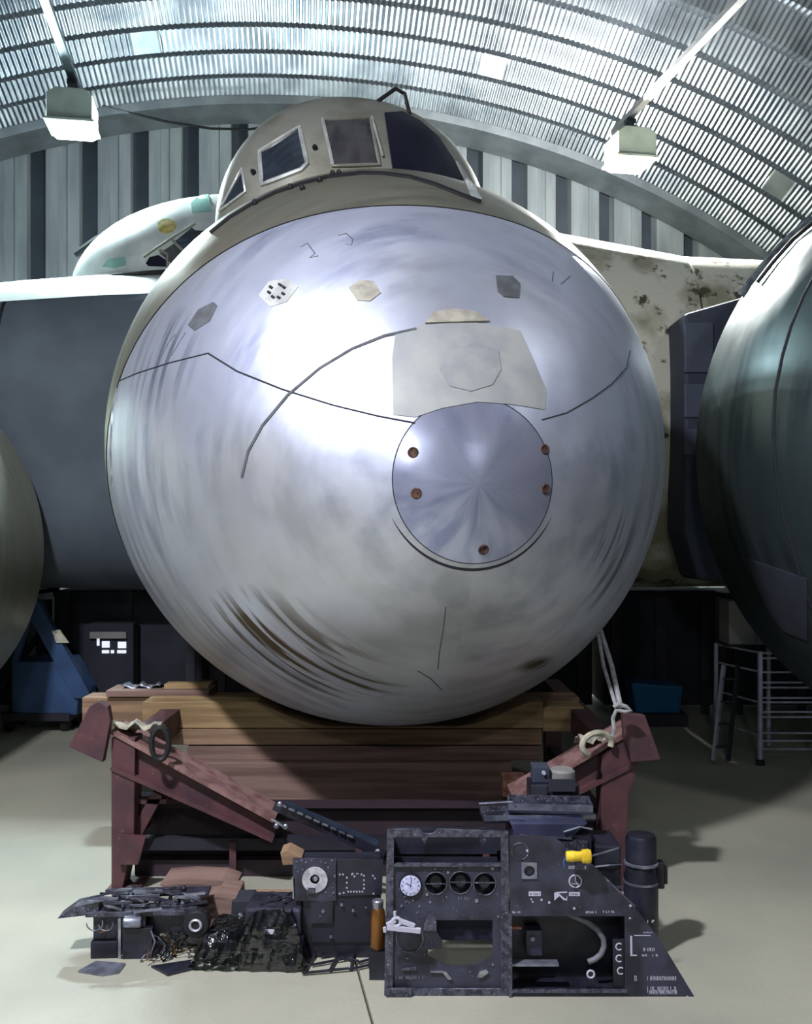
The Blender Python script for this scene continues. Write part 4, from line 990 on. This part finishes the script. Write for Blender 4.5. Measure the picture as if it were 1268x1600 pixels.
# --- film-wrapped unit
fo = fl(388, 1512); fw = thing('film_wrapped_unit', 'black electrical unit wrapped in crumpled clear film', 'unit', (fo.x, 3.62, 0), R(-2))
b = MB(); b.box((-.17,-.10,.01),(.20,.14,.10)); b.build('base', M_blk, fw, bevel=.01)
b = MB(); b.box((-.02,-.06,.10),(.19,.12,.20)); b.build('upper_case', M_wear, fw, bevel=.01)
b = MB(); b.box((.06,-.105,.125),(.10,-.101,.142)); b.build('paper_tag', M_white, fw)
b = MB(); b.box((-.14,-.106,.055),(.1,-.101,.060)); b.box((-.02,-.106,.02),(-.016,-.101,.07)); b.build('rib', M_grey, fw)
def film(x0,x1,y0,y1,hf,seed,par):
    rng = random.Random(seed); b = MB(); nx, ny = 26, 18; vs = []
    for j in range(ny+1):
        for i in range(nx+1):
            u = i/nx; v = j/ny; ed_ = min(u, 1-u, v, 1-v)
            x = x0+(x1-x0)*u; y = y0+(y1-y0)*v
            h = hf(u, v)*min(1, ed_*7)
            vs.append((x+rng.uniform(-.005,.005), y+rng.uniform(-.005,.005), max(.003, h+rng.uniform(-.006,.008))))
    fs = [(j*(nx+1)+i, j*(nx+1)+i+1, (j+1)*(nx+1)+i+1, (j+1)*(nx+1)+i) for j in range(ny) for i in range(nx)]
    b.add(vs, fs); return b.build('clear_film', M_bag, par)
film(-.215,.225,-.135,.155, lambda u, v: .112+.085*max(0, min(1, (u-.36)*5)), 5, fw)

# --- instrument mechanism on the left
mo = fl(215, 1506); me_ = thing('instrument_mechanism', 'skeletal black instrument mechanism with wheel, box feet and loose wires', 'mechanism', (mo.x, mo.y+.10, 0), R(3))
OM = Vector((mo.x, mo.y+.10, 0)); dM = mo.y+.10
def Mm(x, y, dy=0): p = P(x, y, dM+dy)-OM; return p
def mbox(x0,y0,x1,y1,ya,yb,nm,m,bev=.003):
    a = Mm(x0,y0); c = Mm(x1,y1); b = MB(); b.box((a.x,ya,max(0,c.z)),(c.x,yb,a.z)); return b.build(nm, m, me_, bevel=bev)
mbox(148,1462,189,1512,-.05,.08,'box_foot',M_blk); mbox(197,1440,243,1512,-.06,.08,'box_foot',M_blk); mbox(191,1425,195,1506,-.06,-.05,'bright_rod',M_steel,0)
mbox(140,1416,300,1424,-.05,.04,'deck',M_wearg); mbox(170,1404,322,1409,.05,.12,'deck',M_wear); mbox(200,1421,232,1440,-.05,.03,'motor_block',M_wear)
mbox(240,1424,300,1455,-.02,.10,'gear_case',M_blk); mbox(150,1421,190,1462,-.03,.08,'side_block',M_blk)
a = Mm(98,1424); b = MB(); b.prism([(Mm(97,1426).x,Mm(97,1426).z),(Mm(122,1408).x,Mm(122,1408).z),(Mm(160,1402).x,Mm(160,1402).z),(Mm(158,1424).x,Mm(158,1424).z),(Mm(140,1422).x,Mm(140,1422).z)], -.04, .04); b.build('nose_plate', M_wearg, me_)
rng = random.Random(12)
for i in range(60):
    x = rng.uniform(140, 300); y = rng.uniform(1394, 1424); x2 = x+rng.uniform(18, 55); y2 = y+rng.uniform(-8, 9); ya = rng.uniform(-.07, .09)
    p = Mm(x, y); q_ = Mm(min(x2,325), y2); b = MB(); b.bar((p.x, ya, p.z), (q_.x, ya+rng.uniform(-.02,.02), q_.z), rng.uniform(.004,.011), rng.uniform(.003,.010)); b.build('lever', rng.choice([M_wear, M_wearg, M_blk, M_wearg, M_grey]), me_)
for i in range(14):
    x = rng.uniform(150, 300); p = Mm(x, rng.uniform(1400, 1418)); b = MB(); b.lathe([(.008,0),(.010,.004),(.010,.012),(.005,.02)], Matrix.Translation((p.x, rng.uniform(-.06,.06), p.z)), 10); b.build('knob', rng.choice([M_blk, M_wearg]), me_)
p = Mm(310, 1434)
b = MB(); b.lathe([(.030,-.03),(.050,-.025),(.052,.02),(.046,.028),(.028,.03)], Matrix.Translation((p.x, -.05, p.z)) @ RX, 28); wh = b.build('wheel', M_black, me_, smooth=True)
b = MB(); b.tube([(p.x+.020*math.cos(R(i*15)), -.083, p.z+.020*math.sin(R(i*15))) for i in range(24)], .005, 6, True); b.build('hub_ring', M_disc, wh, smooth=True)
p = Mm(216, 1430); b = MB(); b.lathe([(.018,-.04),(.022,-.036),(.022,.02),(.018,.026)], Matrix.Translation((p.x,-.06,p.z)) @ Matrix.Rotation(R(90),4,'Y'), 18); b.build('motor', M_grey, me_, smooth=True)
for i in range(30):
    xs = rng.uniform(235, 300); pts = []; y = rng.uniform(1440, 1465); z_ = rng.uniform(-.10, .04)
    for j in range(6):
        p = Mm(xs, min(y, 1512)); pts.append((p.x, z_, max(p.z, .006))); xs += rng.uniform(-13, 13); y += rng.uniform(2, 15); z_ += rng.uniform(-.02, .02)
    b = MB(); b.tube(pts, rng.uniform(.0018,.0032), 6); b.build('wire', [M_blk, M_black, M_cable, M_grey, M_copper, M_blk][i % 6], me_, smooth=True)
for (xa,ya_,rr) in ((155,1432,.03),(165,1438,.022),(172,1434,.026)):
    p = Mm(xa,ya_); b = MB(); b.tube([(p.x+rr*math.cos(R(a)), -.055, p.z+rr*math.sin(R(a))*.9) for a in range(180, 400, 20)], .0025, 6); b.build('wire_loop', M_copper if rr < .025 else M_grey, me_, smooth=True)
# scraps on the floor
for (pts, nm, lb, m_) in (([(122,1520),(150,1506),(196,1508),(185,1522),(160,1526)], 'floor_scrap', 'thin grey scrap of sheet on the floor under the mechanism', M_grey), ([(236,1512),(300,1504),(310,1514),(262,1526)], 'floor_scrap', 'dark crumpled scrap between mechanism and film-wrapped unit', M_blk)):
    o0 = fl(*pts[0]); vs = [fl(*p)-o0 for p in pts]; n = len(vs)
    b = MB(); b.add([(v.x, v.y, .001) for v in vs]+[(v.x, v.y, .008+.004*(i % 2)) for i, v in enumerate(vs)], [tuple(range(n))[::-1], tuple(range(n, 2*n))]+[(i, (i+1) % n, (i+1) % n+n, i+n) for i in range(n)])
    o = b.build(nm, m_, None); o.location = o0; tag(o, lb, 'scrap')
# wood bits between mechanism and gauge panel
def woodbit(poly, d, dep, nm, lb, m_, cat='wood', group=None):
    c = P(sum(p[0] for p in poly)/len(poly), max(p[1] for p in poly), d); o = thing(nm, lb, cat, (c.x, d, c.z), 0, group)
    b = MB(); b.prism([(P(x,y,d).x-c.x, P(x,y,d).z-c.z) for x, y in poly], -dep/2, dep/2); b.build('block', m_, o, bevel=.003); return o
woodbit([(258,1369),(300,1366),(350,1368),(372,1376),(372,1383),(330,1388),(300,1389),(280,1382)], 4.0, .2, 'wood_plank', 'weathered broken plank above the wheel of the mechanism', M_wood2)
woodbit([(322,1390),(345,1386),(375,1390),(380,1448),(330,1448)], 3.88, .2, 'wood_block', 'chunky weathered wood block behind the film-wrapped unit', M_wood2)
woodbit([(366,1399),(396,1398),(406,1420),(404,1452),(364,1452)], 3.82, .12, 'rubber_block', 'dark grey slanted block right of the wood block', M_crate, 'block')
woodbit([(396,1396),(456,1396),(456,1430),(396,1430)], 4.0, .1, 'wood_board', 'pale board behind the film-wrapped unit', M_wood1)
woodbit([(440,1326),(452,1322),(474,1334),(470,1344),(444,1346)], 3.9, .1, 'wood_offcut', 'brown offcut above the silver disc', M_wood1)

# ================================================================ BACKGROUND ITEMS
bt = P(85, 1130, 8.0); tl = thing('blue_trolley', 'blue painted steel jacking trolley with sloping frame at the left', 'trolley', (bt.x, 7.85, 0))
def tx(x, y): p = P(x, y, 7.75); return (p.x-bt.x, p.z)
b = MB(); b.prism([tx(30,1030),(tx(105,1030)), tx(132,1078), tx(130,1112), tx(30,1108)], -.25, .2); b.build('tank', M_blue, tl, bevel=.01)
b = MB(); b.prism([tx(52,935),tx(72,935),tx(150,1075),tx(150,1085),tx(128,1085),tx(62,966)], -.28, -.2); b.build('sloping_frame', M_blue, tl)
b = MB(); b.prism([tx(52,960),tx(60,960),tx(40,1030),tx(32,1030)], -.28, -.22); b.build('strut', M_blue, tl)
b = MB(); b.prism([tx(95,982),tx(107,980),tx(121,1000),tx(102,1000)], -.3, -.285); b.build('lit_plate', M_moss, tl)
for x in (-.25, .2):
    for y in (-.15, .1):
        b = MB(); b.lathe([(.06,-.03),(.07,-.02),(.07,.02),(.06,.03)], Matrix.Translation((x,y,.07)) @ Matrix.Rotation(R(90),4,'Y'), 16); b.build('wheel', M_black, tl)
b = MB(); b.box((-.27,-.27,.1),(.27,.2,.16)); b.build('chassis', M_dark, tl)
eq = P(167, 1100, 8.1); eo = thing('control_cabinet', 'dark control cabinet with small lit white panes', 'cabinet', (eq.x, 8.28, 0))
a = P(135,975,8.1); c = P(205,975,8.1)
b = MB(); b.box((a.x-eq.x,-.12,.05),(c.x-eq.x,.05,a.z)); b.build('case', M_crate, eo, bevel=.005)
b = MB(); b.box((a.x-eq.x+.02,-.16,P(0,998,8.1).z),(c.x-eq.x-.05,-.12,P(0,988,8.1).z)); b.build('hood', M_cream, eo)
M_lit = mat('lit_pane', 'e8ecf5', emit=((.8,.85,1), .7))
for (x0,y0,x1,y1) in ((156,1003,168,1013),(181,1004,194,1014),(156,1017,167,1022),(170,1017,175,1022),(180,1017,194,1022),(148,998,152,1010)):
    p = P(x0,y0,8.1); q_ = P(x1,y1,8.1); b = MB(); b.box((p.x-eq.x,-.128,q_.z),(q_.x-eq.x,-.12,p.z)); b.build('lit_pane', M_lit, eo)
bo = P(1022, 1110, 8.0); bb = thing('blue_tub', 'blue plastic tub in shadow right of the aircraft nose', 'tub', (bo.x, 8.0, 0))
b = MB(); b.box((-.24,-.15,0),(.24,.15,.1)); b.build('pallet', M_dark, bb)
b = MB(); vs = [(-.18,-.12,.1),(.18,-.12,.1),(.18,.12,.1),(-.18,.12,.1),(-.23,-.15,.36),(.2,-.15,.33),(.2,.15,.33),(-.23,.15,.36)]
b.add(vs, [(0,3,2,1),(4,5,6,7),(0,1,5,4),(1,2,6,5),(2,3,7,6),(3,0,4,7)]); b.build('tub', M_bluet, bb, bevel=.02)
# wire rack on legs
rk = P(1187, 1195, 6.57); wr = thing('wire_rack', 'white tubular rack with many thin rails at the right', 'rack', (rk.x, 6.57, 0))
def rz_(y): return P(0, y, 6.57).z
xr = P(1275, 0, 6.57).x-rk.x
for x in (0, xr): 
    b = MB(); b.tube([(x,0,0.02),(x,0,rz_(1018))], .018, 10); b.build('post', M_stand, wr, smooth=True)
    b = MB(); b.lathe([(.03,0),(.03,.03),(.02,.04)], Matrix.Translation((x,0,0)), 12); b.build('foot', M_black, wr)
    b = MB(); b.tube([(x-.14,.5,0.02),(x-.14,.5,rz_(1018))], .016, 10); b.build('post', M_stand, wr, smooth=True)
for y in (1020,1028,1050,1066,1074,1090,1097,1112,1120,1145,1157,1170):
    b = MB(); b.tube([(0,-.01,rz_(y)),(xr,-.01,rz_(y))], .007, 6); b.build('rail', M_stand, wr)
for y in (1020,1050,1098,1150):
    b = MB(); b.tube([(0,0,rz_(y)),(-.14,.5,rz_(y))], .008, 6); b.build('side_rail', M_stand, wr)
tbx = P(1166, 1012, 6.9); bx = thing('grey_case', 'dull grey case standing on top of the wire rack', 'case', (tbx.x, 6.9, rz_(1018)+.02))
b = MB(); b.box((-.16,-.1,.0),(.16,.12,.31)); b.build('body', M_cream, bx, bevel=.01)
b = MB(); b.box((.03,-.11,.0),(.05,-.1,.31)); b.build('edge_strip', M_grey, bx)
b = MB(); b.box((-.16,-.05,-.02),(.4,.12,-.0)); b.build('base_board', M_dark, bx)
sl = fl(1130, 1195); sp_ = thing('folded_stepladder', 'dark folded stepladder leaning left of the wire rack', 'ladder', sl)
for dx, m_ in ((0, M_stand), (.1, M_crate)):
    b = MB(); b.bar((dx-.07,0,.03), (dx+.05,.15,.66), .02, .04); b.build('side_rail', m_, sp_)
for i in range(4):
    b = MB(); z = .12+i*.15; b.bar((-.05+i*.028,.02+i*.03,z),(.06+i*.028,.02+i*.03,z),.03,.012); b.build('tread', M_crate, sp_)
